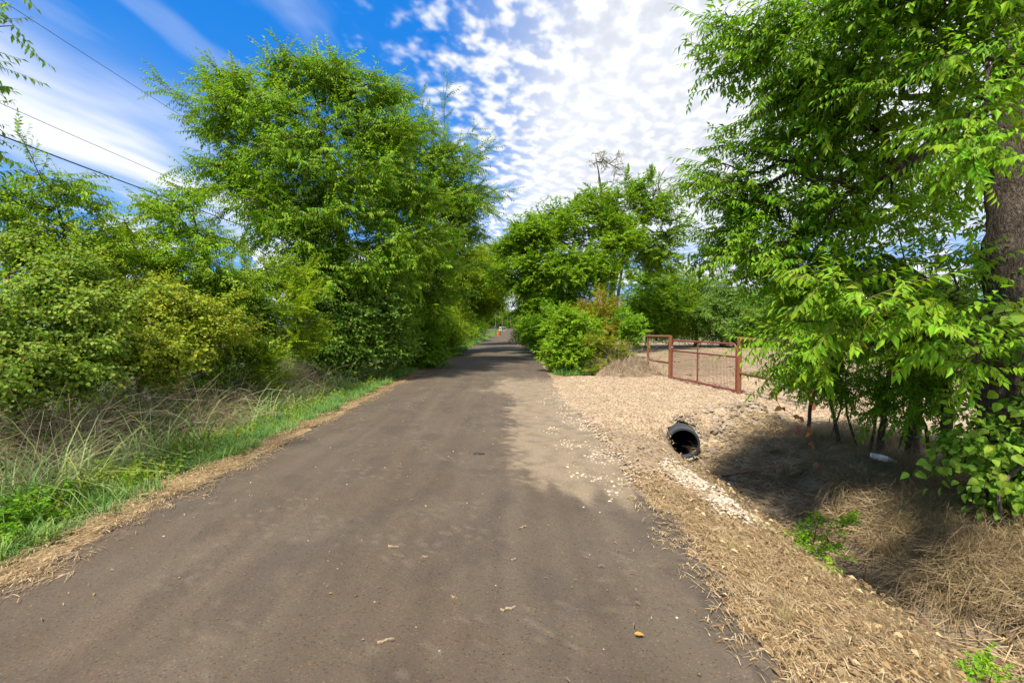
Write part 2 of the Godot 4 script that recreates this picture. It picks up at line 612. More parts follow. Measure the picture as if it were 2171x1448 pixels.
	if single > 0:
		# the leaves that show largest, one by one
		var eye := Vector3(0, CAM_H, 0) - base
		var ranked := []
		for k in xs.size():
			var g: Vector3 = xs[k].origin + base
			var sx := 1085.5 + F * g.x / -g.z if g.z < -0.5 else -999.0
			if sx > 0 and sx < 2171 and g.y < 1.75 - g.z * 0.7: ranked.append([eye.distance_to(xs[k].origin), k])
		ranked.sort_custom(func(a, b): return a[0] < b[0])
		var gone := {}
		var tw := MB.new()
		var count := 0
		for e in ranked:
			if count >= single: break
			var k: int = e[1]
			gone[k] = true
			var sp: Array = SPR[kind][k % 4]
			var rd := PackedFloat32Array([0.0028, 0.0022, 0.0016, 0.001])
			var wp := PackedVector3Array()
			for q in sp[2]: wp.append(xs[k] * q)
			tw.tube(wp, rd, 4, Color(0.16, 0.13, 0.07))
			for lf in sp[1]:
				var nm: Mesh = NEAR[(R.randi() % 5) if R.randf() > 0.02 else 5] if kind != "vine" else NEAR[6 + (R.randi() % 4 if R.randf() > 0.06 else 4)]
				var one := put("leaf", nm, M.leaf, crown)
				one.transform = xs[k] * lf[0]
				count += 1
		if tw.v.size():
			put("twigs", tw.mesh(), M.twig, crown).set_meta("kind", "stuff")
		var xs2 := []
		var c2 := PackedColorArray()
		for k in xs.size():
			if not gone.has(k):
				xs2.append(xs[k]); c2.append(cols[k])
		xs = xs2; cols = c2
	for q in 4:
		var part := []
		var pc := PackedColorArray()
		for k in range(q, xs.size(), 4):
			part.append(xs[k]); pc.append(cols[k])
		if part.size():
			multi("foliage", SPR[kind][q][0], M.leaf, part, pc, crown)
	return root

func ball(px: float, py: float, d: float, r: float, n: int, sq := 0.85) -> Array:
	return [at(px, py, d), Vector3(r, r * sq, r), n]

func stem(px: float, d: float, top: Vector3, r: float, lean := 0.3) -> Array:
	var b := at(px, 700.0, d)
	b.y = gy(b.x, b.z) - 0.05
	var m1 := b.lerp(top, 0.4) + Vector3(rr(-lean, lean), 0.1, rr(-lean, lean))
	return [[b, r], [m1, r * 0.75], [top, r * 0.25]]

func ground_at(x: float, d: float) -> Vector3: return Vector3(x, gy(x, -d), -d)

# ------------------------------------------------------------------ setting
func grid(xs: PackedFloat32Array, zs: PackedFloat32Array, height: Callable, color: Callable) -> MB:
	var m := MB.new()
	var nx := xs.size()
	for z in zs:
		for x in xs:
			m.v.append(Vector3(x, height.call(x, z), z))
			m.c.append(color.call(x, z))
	m.n.resize(m.v.size())
	for a in zs.size():
		for b in nx:
			var k := a * nx + b
			var dxv := m.v[k + 1 if b < nx - 1 else k] - m.v[k - 1 if b > 0 else k]
			var dzv := m.v[k + nx if a < zs.size() - 1 else k] - m.v[k - nx if a > 0 else k]
			var nn := dzv.cross(dxv).normalized()
			m.n[k] = nn if nn.y > 0 else -nn
	for a in zs.size() - 1:
		for b in nx - 1:
			var k := a * nx + b
			if absf(m.v[k].x - 3.3) < 0.9 and absf(m.v[k].z + 8.8) < 1.2:
				if in_pipe(m.v[k], 0.245) or in_pipe(m.v[k + 1], 0.245) or in_pipe(m.v[k + nx], 0.245) or in_pipe(m.v[k + nx + 1], 0.245): continue
			m.i.append_array([k, k + nx, k + 1, k + 1, k + nx, k + nx + 1])
	return m

func steps(a: float, b: float, fine: float, grow: float, most: float) -> PackedFloat32Array:
	var out := PackedFloat32Array()
	var x := a
	var s := fine
	while x < b:
		out.append(x)
		x += s
		s = minf(s * grow, most)
	out.append(b)
	return out

func ground_color(x: float, z: float) -> Color:
	var d := -z
	var q := x - bend(d)
	var n1 := noise(x * 0.7 + 3.0, z * 0.7)
	var n2 := noise(x * 3.1, z * 3.1 + 40.0)
	var soil := Color(0.184, 0.143, 0.101).lerp(Color(0.276, 0.230, 0.175), 0.5 + n2)
	var c := soil
	if q > -1.0:
		var straw := Color(0.423, 0.308, 0.175).lerp(Color(0.313, 0.230, 0.138), 0.5 + 0.9 * n2)
		c = straw.lerp(Color(0.248, 0.207, 0.152), ss(2.5, 3.1, q + 0.3 * n1))
		c = c.lerp(Color(0.304, 0.248, 0.175), ss(3.6, 4.4, q + 0.3 * n1))
		var field := Color(0.432, 0.331, 0.230).lerp(Color(0.331, 0.258, 0.175), clampf(0.5 + 1.2 * n1 + 0.6 * n2, 0, 1))
		field = field.lerp(Color(0.230, 0.230, 0.101), clampf(2.0 * noise(x * 0.25 + 70.0, z * 0.5) - 0.15, 0, 0.5))
		field = field.lerp(Color(0.156, 0.193, 0.055), ss(50, 62, d + 6 * n1) )
		c = c.lerp(field, ss(4.9, 5.8, q + 0.4 * n1))
		var pad := ss(4.5, 5.5, q) * (1.0 - ss(11.0, 15.0, q + n1)) * ss(7.8, 8.8, d + 0.4 * n1) * (1.0 - ss(13.0, 15.0, d + n1))
		c = c.lerp(Color(0.552, 0.442, 0.331), pad * 0.9)
		var verge := ss(16.8, 17.6, d + 0.4 * n1) * (1.0 - ss(3.4, 4.6, q + 0.5 * n1))
		c = c.lerp(Color(0.092, 0.129, 0.037), verge * 0.85 * ss(1.45, 1.8, q))
		var mound := exp(-pow((q - 4.2) / 0.75, 2.0) - pow((d - 8.4) / 0.9, 2.0))
		c = c.lerp(Color(0.330, 0.262, 0.185).lerp(Color(0.40, 0.345, 0.27), 0.5 + n2), clampf(mound * 1.6, 0, 0.9))
	else:
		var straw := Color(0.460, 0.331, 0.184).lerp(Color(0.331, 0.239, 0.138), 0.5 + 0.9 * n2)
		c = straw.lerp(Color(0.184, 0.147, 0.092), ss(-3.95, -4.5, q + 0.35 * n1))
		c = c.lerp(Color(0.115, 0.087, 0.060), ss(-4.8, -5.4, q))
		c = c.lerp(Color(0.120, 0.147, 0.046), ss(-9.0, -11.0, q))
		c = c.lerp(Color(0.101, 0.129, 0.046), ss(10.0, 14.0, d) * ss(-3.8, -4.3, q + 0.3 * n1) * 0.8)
	c.a = 1.0
	return c

func edge_l(d: float) -> float: return ROAD_L + bend(d) + 0.10 * noise(d * 0.9, 3.0) + 0.035 * noise(d * 5.0, 9.0)
func edge_r(d: float) -> float: return ROAD_R + bend(d) + 0.12 * noise(d * 0.8, 23.0) + 0.05 * noise(d * 4.5, 29.0)

func dust(q: float, d: float) -> float:
	# pale limestone dust tracked from the driveway onto the asphalt
	var e := -0.08 + 0.20 * noise(d * 0.9, 55.0) + 0.12 * noise(q * 3.0, d * 2.0) - 0.5 * ss(11.0, 14.0, d) + 0.14 * ss(7.5, 5.0, d)
	e += 0.22 * noise(q * 5.0 + 3.0, d * 4.0) + 0.10 * noise(q * 14.0, d * 11.0)
	var a := ss(e - 0.10, e + 0.30, q) * ss(4.6, 5.0, d + 0.5 * noise(q * 2.0, 77.0)) * (1.0 - ss(14.2, 16.5, d + noise(q * 1.4, d * 0.5)))
	var m := clampf(0.82 + 0.5 * noise(q * 2.2, d * 2.2 + 12.0), 0.0, 1.0)
	var far := 0.75 * exp(-pow((d - 12.6 - 0.5 * noise(q * 2.0, 3.0)) / 0.45, 2.0)) * ss(-1.4, -0.4, q + 0.5 * noise(d * 3.0, q * 2.0))
	return clampf(maxf(a * m * 1.2, far), 0.0, 1.0)

func road_color(x: float, z: float) -> Color:
	var d := -z
	var q := x - bend(d)
	var n1 := noise(q * 0.7 + 5.0, d * 0.45)
	var n2 := noise(q * 2.6, d * 2.0 + 19.0)
	var c := Color(0.108, 0.082, 0.061).lerp(Color(0.117, 0.094, 0.074), clampf(0.5 + 1.1 * n1, 0, 1))
	c = c.lerp(Color(0.132, 0.104, 0.078), 0.35 * ss(0.0, 0.5, noise(q * 1.1, d * 0.12 + 60.0)))      # brown dirt carried in streaks along the lane
	c = c.lerp(Color(0.148, 0.126, 0.106), 0.5 * ss(0.2, 1.2, q + 0.3 * n1) * ss(9.0, 4.0, d))
	c *= 1.0 + 0.06 * n2 + 0.16 * noise(q * 2.3 + 4.0, d * 0.07) + 0.10 * noise(q * 9.0, d * 0.35)   # tyre tracks and streaks along the lane
	c *= Color(1.10, 1.085, 1.01)
	# old oil and tar blotches
	var blot := ss(0.30, 0.42, noise(q * 1.1 + 90.0, d * 0.8 + 8.0))
	c = c.lerp(Color(0.068, 0.056, 0.048), 0.35 * blot)
	c = c.lerp(Color(0.060, 0.051, 0.045), 0.8 * ss(0.16, 0.0, absf(q - ROAD_R + 0.08) + 0.2 * noise(q * 5.0, d * 5.0)) * ss(6.0, 4.5, d))
	# bare aggregate where the seal has worn through
	var worn := ss(0.42, 0.50, noise(q * 8.5 + 14.0, d * 8.5)) * ss(0.0, 0.3, noise(q * 0.9, d * 0.7 + 33.0))
	c = c.lerp(Color(0.208, 0.172, 0.128), 0.5 * worn)
	c = c.lerp(Color(0.344, 0.276, 0.196), 0.93 * dust(q, d))
	c.a = 1.0
	return c

func build_ground() -> void:
	var xs := steps(8.0, 420.0, 0.12, 1.14, 40.0)
	var all := PackedFloat32Array()
	for k in range(xs.size() - 1, 0, -1): all.append(-xs[k])
	var x := -8.0
	while x < 8.0:
		all.append(x)
		x += 0.085
	all.append_array(xs)
	var zs := PackedFloat32Array([60.0, 20.0, 8.0, 4.0, 2.0, 0.5])
	var far := steps(0.6, 700.0, 0.085, 1.0, 0.085)
	far.clear()
	var d := 0.6
	var s := 0.085
	while d < 700.0:
		far.append(d)
		d += s
		if d > 11.0: s *= 1.045
	for e in far: zs.append(-e)
	zs.append(-700.0)
	var under := func(xx: float, zz: float) -> float:
		var q := xx - bend(-zz)
		var inside := minf(q - ROAD_L, ROAD_R - q)
		return gy(xx, zz) - 0.05 * ss(0.10, 0.35, inside) - 0.012
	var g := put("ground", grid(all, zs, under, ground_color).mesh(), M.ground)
	tag(g, "", "", "", "structure")
	stage("ground")

	# the lane
	var m := MB.new()
	var ds := PackedFloat32Array([-12.0, -4.0, 0.0, 1.0])
	d = 1.5
	s = 0.055
	while d < 420.0:
		ds.append(d)
		d += s
		if d > 14.0: s *= 1.05
	var cols := 88
	for dd in ds:
		var a := edge_l(dd)
		var b := edge_r(dd)
		for k in cols + 1:
			var t := float(k) / cols
			var q := lerpf(a, b, t)
			var lip := 0.045 * (1.0 - ss(0.0, 0.03, minf(t, 1.0 - t)))
			var y := rise(dd) + 0.012 - lip + 0.03 * (1.0 - pow(2.0 * t - 1.0, 2.0)) + 0.008 * noise(q * 1.5, dd * 1.2)
			m.vert(Vector3(q, y, -dd), Vector3.UP, road_color(q, -dd))
	for a in ds.size() - 1:
		for b in cols:
			var k := a * (cols + 1) + b
			m.i.append_array([k, k + cols + 1, k + 1, k + 1, k + cols + 1, k + cols + 2])
	var road := put("road", m.mesh(), M.road)
	tag(road, "", "", "", "structure")
	stage("road")

	# the gravel driveway: a sheet of crushed limestone with an uneven outline
	var dm := MB.new()
	var st := 0.07
	var n0x := int((9.5 - 0.9) / st)
	var n0z := int((17.9 - 4.9) / st)
	var idx := {}
	for a in n0z:
		for b in n0x:
			var px := 0.9 + b * st
			var dd := 4.9 + a * st
			var w := drive_alpha(px, dd)
			if w > 0.0:
				var pn := noise(px * 2.0, dd * 2.0)
				var c := Color(0.385, 0.308, 0.215).lerp(Color(0.43, 0.355, 0.265), clampf(0.5 + 1.3 * pn, 0, 1))
				c = c.lerp(Color(0.31, 0.25, 0.18), 0.45 * ss(0.22, 0.42, noise(px * 1.6 + 40.0, dd * 1.6)))
				c.a = 1.0
				c = c.lerp(Color(0.27, 0.215, 0.155), (0.55 + 0.5 * pn) * ss(8.6, 7.6, dd))
				var y := gy(px, -dd) + lerpf(-0.025, 0.03, ss(0.0, 0.35, w)) + 0.012 * noise(px * 6.0, dd * 6.0)
				y = maxf(y, road_top(px, dd) + lerpf(-0.02, 0.01, ss(0.0, 0.2, w)) if px < ROAD_R + 0.2 else -9.0)
				idx[a * 1000 + b] = dm.vert(Vector3(px, y, -dd), Vector3.UP, c)
	for a in n0z - 1:
		for b in n0x - 1:
			var k := a * 1000 + b
			if idx.has(k) and absf(dm.v[idx[k]].x - 3.3) < 0.9 and in_pipe(dm.v[idx[k]], 0.27): continue
			if idx.has(k) and idx.has(k + 1) and idx.has(k + 1000) and idx.has(k + 1001):
				dm.i.append_array([idx[k], idx[k + 1000], idx[k + 1], idx[k + 1], idx[k + 1000], idx[k + 1001]])
	# smooth normals from the height field
	for k in dm.v.size():
		var p := dm.v[k]
		dm.n[k] = Vector3(gy(p.x - 0.1, p.z) - gy(p.x + 0.1, p.z), 0.2, gy(p.x, p.z - 0.1) - gy(p.x, p.z + 0.1)).normalized()
	var dr := put("driveway", dm.mesh(), M.gravel)
	tag(dr, "", "", "", "structure")
	stage("driveway")

func road_top(x: float, d: float) -> float:
	var t := clampf((x - edge_l(d)) / (edge_r(d) - edge_l(d)), 0.0, 1.0)
	return 0.012 + 0.03 * (1.0 - pow(2.0 * t - 1.0, 2.0)) + 0.008 * noise(x * 1.5, d * 1.2) if t < 1.0 else -9.0

func drive_alpha(x: float, d: float) -> float:
	# how far inside the gravel sheet a point lies
	var n := 0.35 * noise(x * 0.9 + 11.0, d * 0.9) + 0.15 * noise(x * 4.0, d * 4.0)
	var lo := 8.35 + 0.55 * ss(3.0, 5.2, x) + 0.5 * n
	if x < 3.0: lo = minf(lo, 5.3 + 1.25 * maxf(0.0, x - 1.45) + 0.55 * ss(1.9, 3.0, x) + 0.7 * n)
	var hi := 16.5 - 0.6 * ss(2.5, 1.3, x) + n * 0.6
	var left := 1.12 + 0.3 * n + 0.25 * ss(10.5, 8.5, d) + 0.25 * ss(14.5, 16.5, d)
	return minf(minf(d - lo, hi - d), minf(x - left, 9.2 + n - x))

# ------------------------------------------------------------------ ground cover
func blade(m: MB, base: Vector3, az: float, h: float, lean: float, w: float, col: Color, seg := 3) -> void:
	var f := Vector3(cos(az), 0, sin(az))
	var s := Vector3(-sin(az), 0, cos(az))
	var k0 := m.v.size()
	for k in seg + 1:
		var t := float(k) / seg
		var ang := lean * t * 1.2
		var p := base + f * (h * t * sin(ang)) + Vector3(0, h * t * cos(ang), 0)
		var nn := (f * -cos(ang) + Vector3.UP * sin(ang) * 1.0 + Vector3(0, 0.6, 0)).normalized()
		if k < seg:
			m.vert(p - s * w * (1.0 - t * 0.7), nn, col); m.vert(p + s * w * (1.0 - t * 0.7), nn, col)
		else:
			m.vert(p, nn, col)
	for k in seg - 1:
		var a := k0 + k * 2
		m.i.append_array([a, a + 2, a + 1, a + 1, a + 2, a + 3])
	var e := k0 + (seg - 1) * 2
	m.i.append_array([e, e + 2, e + 1])

func clump(n: int, rad: float, h0: float, h1: float, lean0: float, lean1: float, w: float, a: Color, b: Color) -> Mesh:
	var m := MB.new()
	for k in n:
		var q := rdir() * rad
		var c := a.lerp(b, R.randf()) * rr(0.8, 1.2)
		c.a = 1.0
		blade(m, Vector3(q.x, -0.02, q.z), rr(0, TAU), rr(h0, h1), rr(lean0, lean1), w * rr(0.6, 1.3), c, 4 if h1 > 0.4 else 3)
	return m.mesh()

func flat_straw(n: int, rad: float, l0: float, l1: float, w: float, cols: Array, align := 0.0) -> Mesh:
	var m := MB.new()
	for k in n:
		var p := Vector3(rr(-rad, rad), rr(0.004, 0.02), rr(-rad, rad))
		var az := rr(0, TAU) if R.randf() > align else rr(-0.35, 0.35)
		var l := rr(l0, l1)
		var f := Vector3(cos(az), rr(-0.12, 0.14), sin(az)) * l * 0.5
		var s := Vector3(-sin(az), rr(-0.3, 0.3), cos(az)) * w * rr(0.6, 1.4)
		var c: Color = cols[R.randi() % cols.size()] * rr(0.75, 1.2)
		c.a = 1.0
		var bowv := Vector3(0, rr(0.0, 0.012), 0)
		var a := m.vert(p - f - s, Vector3.UP, c)
		m.vert(p - f + s, Vector3.UP, c); m.vert(p + bowv - s, Vector3.UP, c); m.vert(p + bowv + s, Vector3.UP, c); m.vert(p + f, Vector3.UP, c)
		m.i.append_array([a, a + 2, a + 1, a + 1, a + 2, a + 3, a + 2, a + 4, a + 3])
	return m.mesh()

func crumpled(n: int, rad: float, l0: float, l1: float, cols: Array) -> Mesh:
	# fallen leaves, curled
	var m := MB.new()
	var lf := unit_leaf(false, false, Color.WHITE)
	for k in n:
		var l := rr(l0, l1)
		var b := frame(Vector3(rr(-1, 1), rr(-0.25, 0.25), rr(-1, 1)), Vector3.UP + rdir() * 0.5)
		var c: Color = cols[R.randi() % cols.size()] * rr(0.7, 1.2)
		c.a = 1.0
		m.add(lf, Transform3D(Basis(b.x * l, b.y * l * 1.8, b.z * l * rr(0.35, 0.6)), Vector3(rr(-rad, rad), 0.012, rr(-rad, rad))), c)
	return m.mesh()

func slope_basis(p: Vector3, turn: float, sc: float) -> Basis:
	var nn := Vector3(gy(p.x - 0.08, p.z) - gy(p.x + 0.08, p.z), 0.16, gy(p.x, p.z - 0.08) - gy(p.x, p.z + 0.08)).normalized()
	var b := frame(Vector3(cos(turn), 0, sin(turn)), nn)
	return b.scaled(Vector3.ONE * sc)

func scatter(called: String, label: String, category: String, meshes: Array, material: Material, n: int, x0: float, x1: float, d0: float, d1: float, keep: Callable, s0: float, s1: float, lay := false, tints := [Color.WHITE], turn_lo := 0.0, turn_hi := TAU) -> void:
	R.seed = hash(called + label)
	for k in meshes.size():
		var xs := []
		var cols := PackedColorArray()
		for j in n / meshes.size():
			var d := d0 + (d1 - d0) * pow(R.randf(), 1.25 if d1 > d0 * 3.0 else 1.0)
			var x := rr(x0, x1)
			var w: float = keep.call(x, d)
			if R.randf() > w: continue
			x += bend(d)
			var p := Vector3(x, maxf(gy(x, -d), road_top(x, d) + rise(d) if x > ROAD_L + bend(d) - 0.3 and x < ROAD_R + bend(d) + 0.3 else -9.0), -d)
			if absf(x - 3.2) < 0.9 and d > 7.6 and d < 10.0 and in_pipe(p, 0.31): continue
			var turn := rr(turn_lo, turn_hi)
			var sc := rr(s0, s1)
			xs.append(Transform3D(slope_basis(p, turn, sc) if lay else Basis(Vector3.UP, turn).scaled(Vector3(sc, sc * rr(0.8, 1.2), sc)), p))
			var t: Color = tints[R.randi() % tints.size()] * rr(0.8, 1.15)
			t.a = 1.0
			cols.append(t)
		if xs.is_empty(): continue
		var o := multi(called, meshes[k], material, xs, cols)
		tag(o, label, category, "", "stuff")

func scatter_up(called: String, label: String, category: String, meshes: Array, n: int, x0: float, x1: float, d0: float, d1: float, tint: Color, size: float) -> void:
	# leaf sprays that stand up out of the ground
	R.seed = hash(called + label)
	for k in meshes.size():
		var xs := []
		var cols := PackedColorArray()
		for j in n / meshes.size():
			var d := d0 + (d1 - d0) * pow(R.randf(), 1.3)
			var x := rr(x0, x1)
			if noise(x * 0.9 + size * 50.0, d * 0.9) < -0.02: continue
			var tall := ss(x1, x0 + 0.8, x)
			var b := frame(Vector3(rr(-0.6, 0.9), rr(0.3, 1.3), rr(-0.7, 0.8)), Vector3(rr(-0.5, 1), 0.6, rr(-0.3, 1)))
			var p := Vector3(x, gy(x, -d) + R.randf() * 0.55 * tall, -d)
			xs.append(Transform3D(b.scaled(Vector3.ONE * size * rr(0.6, 1.1)), p))
			var f := rr(0.75, 1.15)
			cols.append(Color(tint.r * f * rr(0.85, 1.25), tint.g * f, tint.b * f))
		var o := multi(called, meshes[k], M.leaf, xs, cols)
		tag(o, label, category, "", "stuff")

func rock(sd: int, flatness: float) -> Mesh:
	var r := RandomNumberGenerator.new(); r.seed = sd
	var m := MB.new()
	var t := (1.0 + sqrt(5.0)) / 2.0
	var vs := [Vector3(-1, t, 0), Vector3(1, t, 0), Vector3(-1, -t, 0), Vector3(1, -t, 0), Vector3(0, -1, t), Vector3(0, 1, t), Vector3(0, -1, -t), Vector3(0, 1, -t), Vector3(t, 0, -1), Vector3(t, 0, 1), Vector3(-t, 0, -1), Vector3(-t, 0, 1)]
	for p in vs:
		var q: Vector3 = p.normalized() * 0.5 * r.randf_range(0.72, 1.2)
		m.vert(Vector3(q.x * r.randf_range(0.9, 1.3), q.y * flatness, q.z), Vector3.UP, Color.WHITE)
	m.i = PackedInt32Array([0, 5, 11, 0, 1, 5, 0, 7, 1, 0, 10, 7, 0, 11, 10, 1, 9, 5, 5, 4, 11, 11, 2, 10, 10, 6, 7, 7, 8, 1, 3, 4, 9, 3, 2, 4, 3, 6, 2, 3, 8, 6, 3, 9, 8, 4, 5, 9, 2, 11, 4, 6, 10, 2, 8, 7, 6, 9, 1, 8])
	return m.flat()

func ground_cover() -> void:
	R.seed = 77
	var tan := [Color(0.72, 0.55, 0.31), Color(0.60, 0.44, 0.23), Color(0.80, 0.65, 0.41), Color(0.45, 0.33, 0.19)]
	var brown := [Color(0.36, 0.22, 0.10), Color(0.46, 0.31, 0.15), Color(0.27, 0.17, 0.09), Color(0.55, 0.42, 0.24)]
	var gr_a := Color(0.16, 0.33, 0.06); var gr_b := Color(0.26, 0.42, 0.11)
	var straw := [flat_straw(40, 0.20, 0.03, 0.16, 0.0015, tan, 0.45), flat_straw(40, 0.20, 0.02, 0.12, 0.0015, tan + brown, 0.4), flat_straw(36, 0.17, 0.015, 0.07, 0.0026, brown + tan + [Color(0.24, 0.18, 0.12)], 0.2)]
	# cut straw and litter along both edges of the lane
	scatter("straw_litter", "pale cut straw and dry stems strewn along the lane's edges", "straw", straw, M.grass, 3000, 1.25, 3.3, 1.6, 8.2,
		func(x, d): return ss(0.15, -0.25, drive_alpha(x, d)) * ss(1.28, 1.55, x + 0.2 * noise(d * 2.0, 5.0)) * (1.0 - 0.75 * ss(2.5, 3.2, x)) * clampf(0.75 + noise(x * 2.0, d * 2.0), 0.15, 1) * (1.0 - 0.97 * ss(0.55, 0.34, absf(x - 2.25 - 0.12 * (5.5 - d))) * ss(4.2, 4.7, d)) * (1.0 - 0.6 * ss(6.0, 7.0, d)), 0.7, 1.25, true, [Color(1, 1, 1), Color(0.85, 0.78, 0.7)], -2.1, -1.0)
	scatter("straw_litter", "pale cut straw and dry stems strewn along the left edge of the lane", "straw", straw, M.grass, 4200, -4.5, -3.25, 2.0, 22.0,
		func(x, d): return ss(-3.3, -3.5, x + 0.2 * noise(d * 2.0, 35.0)) * (1.0 - ss(-3.75, -4.15, x - 0.25 * ss(5.5, 3.0, d))) * clampf(0.7 + noise(x * 2.0, d * 1.2), 0.1, 1), 0.7, 1.2, true, [Color(1, 1, 1), Color(0.9, 0.85, 0.8)], -2.1, -1.0)
	var litter := [crumpled(10, 0.2, 0.03, 0.07, brown), crumpled(8, 0.2, 0.03, 0.06, brown + tan)]
	scatter("leaf_litter", "curled brown fallen leaves scattered over the right shoulder", "leaves", litter, M.grass, 1500, 1.4, 3.3, 1.6, 8.4,
		func(x, d): return clampf(0.35 + 1.3 * noise(x * 1.5, d * 1.5 + 50.0), 0.05, 1), 0.7, 1.2, true)
	scatter("leaf_litter", "curled brown fallen leaves under the left thicket", "leaves", litter, M.grass, 900, -6.6, -3.6, 2.5, 14.0,
		func(x, d): return clampf(0.4 + 1.3 * noise(x * 1.5, d * 1.5 + 50.0), 0.05, 1), 0.7, 1.2, true)
	# dry tussocks on the far bank of the right ditch
	var dry_a := Color(0.66, 0.51, 0.31); var dry_b := Color(0.44, 0.33, 0.20)
	var tuss := []
	for k in 4: tuss.append(clump(95, 0.11, 0.16, 0.5, 0.8, 2.3, 0.0018, dry_a, dry_b))
	scatter("dry_grass", "dead tan grass tussocks matted over the bank right of the ditch", "dry grass", tuss, M.grass, 1900, 2.9, 6.2, 1.7, 8.0,
		func(x, d): return ss(3.5, 4.0, x + 0.3 * noise(d * 1.2, 8.0)) * clampf(0.65 + 1.5 * noise(x * 1.1, d * 1.1 + 9.0), 0.08, 1) * (1.0 - 0.6 * ss(5.2, 6.0, x)), 0.6, 1.25, false, [Color(1, 1, 1), Color(0.78, 0.74, 0.68), Color(0.8, 0.86, 0.68), Color(0.6, 0.57, 0.52)])
	scatter("dry_grass", "sparse dry tufts on the strip between lane and ditch", "dry grass", tuss, M.grass, 110, 1.5, 2.9, 1.7, 6.5,
		func(x, d): return clampf(0.2 + 1.5 * noise(x * 1.4, d * 1.4 + 90.0), 0.0, 1), 0.3, 0.6, false, [Color(1, 1, 1), Color(0.85, 0.95, 0.6)])
	var mat_straw := [flat_straw(60, 0.22, 0.15, 0.45, 0.0032, tan + [Color(0.33, 0.26, 0.17)], 0.45)]
	scatter("matted_straw", "matted dead grass lying on the right bank", "dry grass", mat_straw, M.grass, 1500, 2.7, 6.0, 1.7, 8.3,
		func(x, d): return ss(3.1, 3.7, x + 0.3 * noise(d * 1.2, 8.0)) * clampf(0.7 + noise(x, d), 0.1, 1), 0.8, 1.3, true, [Color(0.95, 0.92, 0.88), Color(0.75, 0.7, 0.62)], 2.2, 3.9)
	# fresh green grass along the left verge
	var short := []
	for k in 3: short.append(clump(34, 0.08, 0.10, 0.30, 0.3, 1.3, 0.0038, gr_a, gr_b))
	scatter("green_grass", "fresh green grass along the left verge of the lane", "grass", short, M.grass, 7500, -5.3, -3.75, 3.0, 36.0,
		func(x, d): return ss(-3.68, -3.95, x + 0.2 * noise(d * 1.6, 71.0)) * (1.0 - 0.7 * ss(-4.7, -5.2, x)) * clampf(0.55 + 1.7 * noise(x * 0.8, d * 0.8 + 4.0) + 0.5 * ss(6, 10, d), 0.0, 1), 0.7, 1.3, false, [Color(0.9, 1, 0.9), Color(0.75, 1.0, 0.95), Color(1.2, 1.05, 0.8)])
	scatter("green_grass", "green grass along the left verge far down the lane", "grass", short, M.grass, 3600, -5.6, -3.55, 22.0, 150.0,
		func(x, d): return 1.0, 1.3, 2.6, false, [Color(0.9, 1, 0.8), Color(1.1, 1.05, 0.8)])
	scatter("green_grass", "green grass on the right verge beyond the driveway", "grass", short, M.grass, 4200, 1.55, 4.2, 17.0, 34.0,
		func(x, d): return ss(1.6, 1.85, x + 0.2 * noise(d * 1.2, 2.0)) * (1.0 if d > 17.4 + 0.5 * noise(x * 2.0, 1.0) else 0.0), 1.0, 1.9, false, [Color(0.8, 1, 0.8), Color(0.72, 1.0, 0.85), Color(1.15, 1.05, 0.8)])
	scatter("green_grass", "green grass on the right verge far down the lane", "grass", short, M.grass, 2600, 1.5, 3.6, 30.0, 150.0,
		func(x, d): return 1.0, 1.3, 2.6, false, [Color(0.9, 1, 0.8), Color(1.1, 1.05, 0.8)])
	# tall arching grass before the left thicket
	var tall := []
	for k in 3: tall.append(clump(18, 0.16, 0.5, 1.3, 0.5, 1.75, 0.0075, Color(0.22, 0.36, 0.09), Color(0.38, 0.48, 0.18)))
	scatter("tall_grass", "tall arching green grass before the left thicket", "grass", tall, M.grass, 1500, -6.8, -4.4, 4.2, 16.0,
		func(x, d): return clampf(0.3 + 2.2 * noise(x * 0.6, d * 0.6 + 15.0), 0.03, 1) * ss(-4.4, -4.8, x), 0.6, 1.2, false, [Color(0.9, 1, 0.9), Color(0.85, 1.0, 1.0), Color(1.25, 1.05, 0.7)])
	# dead stems and vines at the foot of the left thicket
	var stems := []
	for k in 4:
		var m := MB.new()
		for j in 16:
			var a := rr(0, TAU); var l := rr(0.5, 1.5); var lean := rr(0.2, 1.4)
			var p := PackedVector3Array(); var rd := PackedFloat32Array()
			var o := rdir() * 0.15
			for s in 5:
				var t := s / 4.0
				p.append(Vector3(o.x, 0, o.z) + Vector3(cos(a) * sin(lean * t), cos(lean * t), sin(a) * sin(lean * t)) * l * t + rdir() * 0.015)
				rd.append(lerpf(0.0035, 0.0014, t))
			var c: Color = [Color(0.40, 0.31, 0.22), Color(0.52, 0.42, 0.29), Color(0.30, 0.22, 0.15)][R.randi() % 3]
			m.tube(p, rd, 3, c)
		stems.append(m.mesh())
	scatter("dead_stems", "tangle of dead brown stems at the foot of the left thicket", "stems", stems, M.twig, 800, -7.4, -4.8, 3.2, 16.0,
		func(x, d): return clampf(0.5 + 1.4 * noise(x * 0.7 + 5.0, d * 0.7), 0.05, 1) * ss(-4.8, -5.2, x), 0.6, 1.2, false, [Color(1, 1, 1), Color(0.8, 0.75, 0.7)])
	scatter("dead_stems", "dead brown stems by the mound and bushes right of the lane", "stems", stems, M.twig, 60, 3.6, 5.4, 16.2, 19.0,
		func(x, d): return 0.8, 0.5, 1.0, false, [Color(1, 0.95, 0.9)])
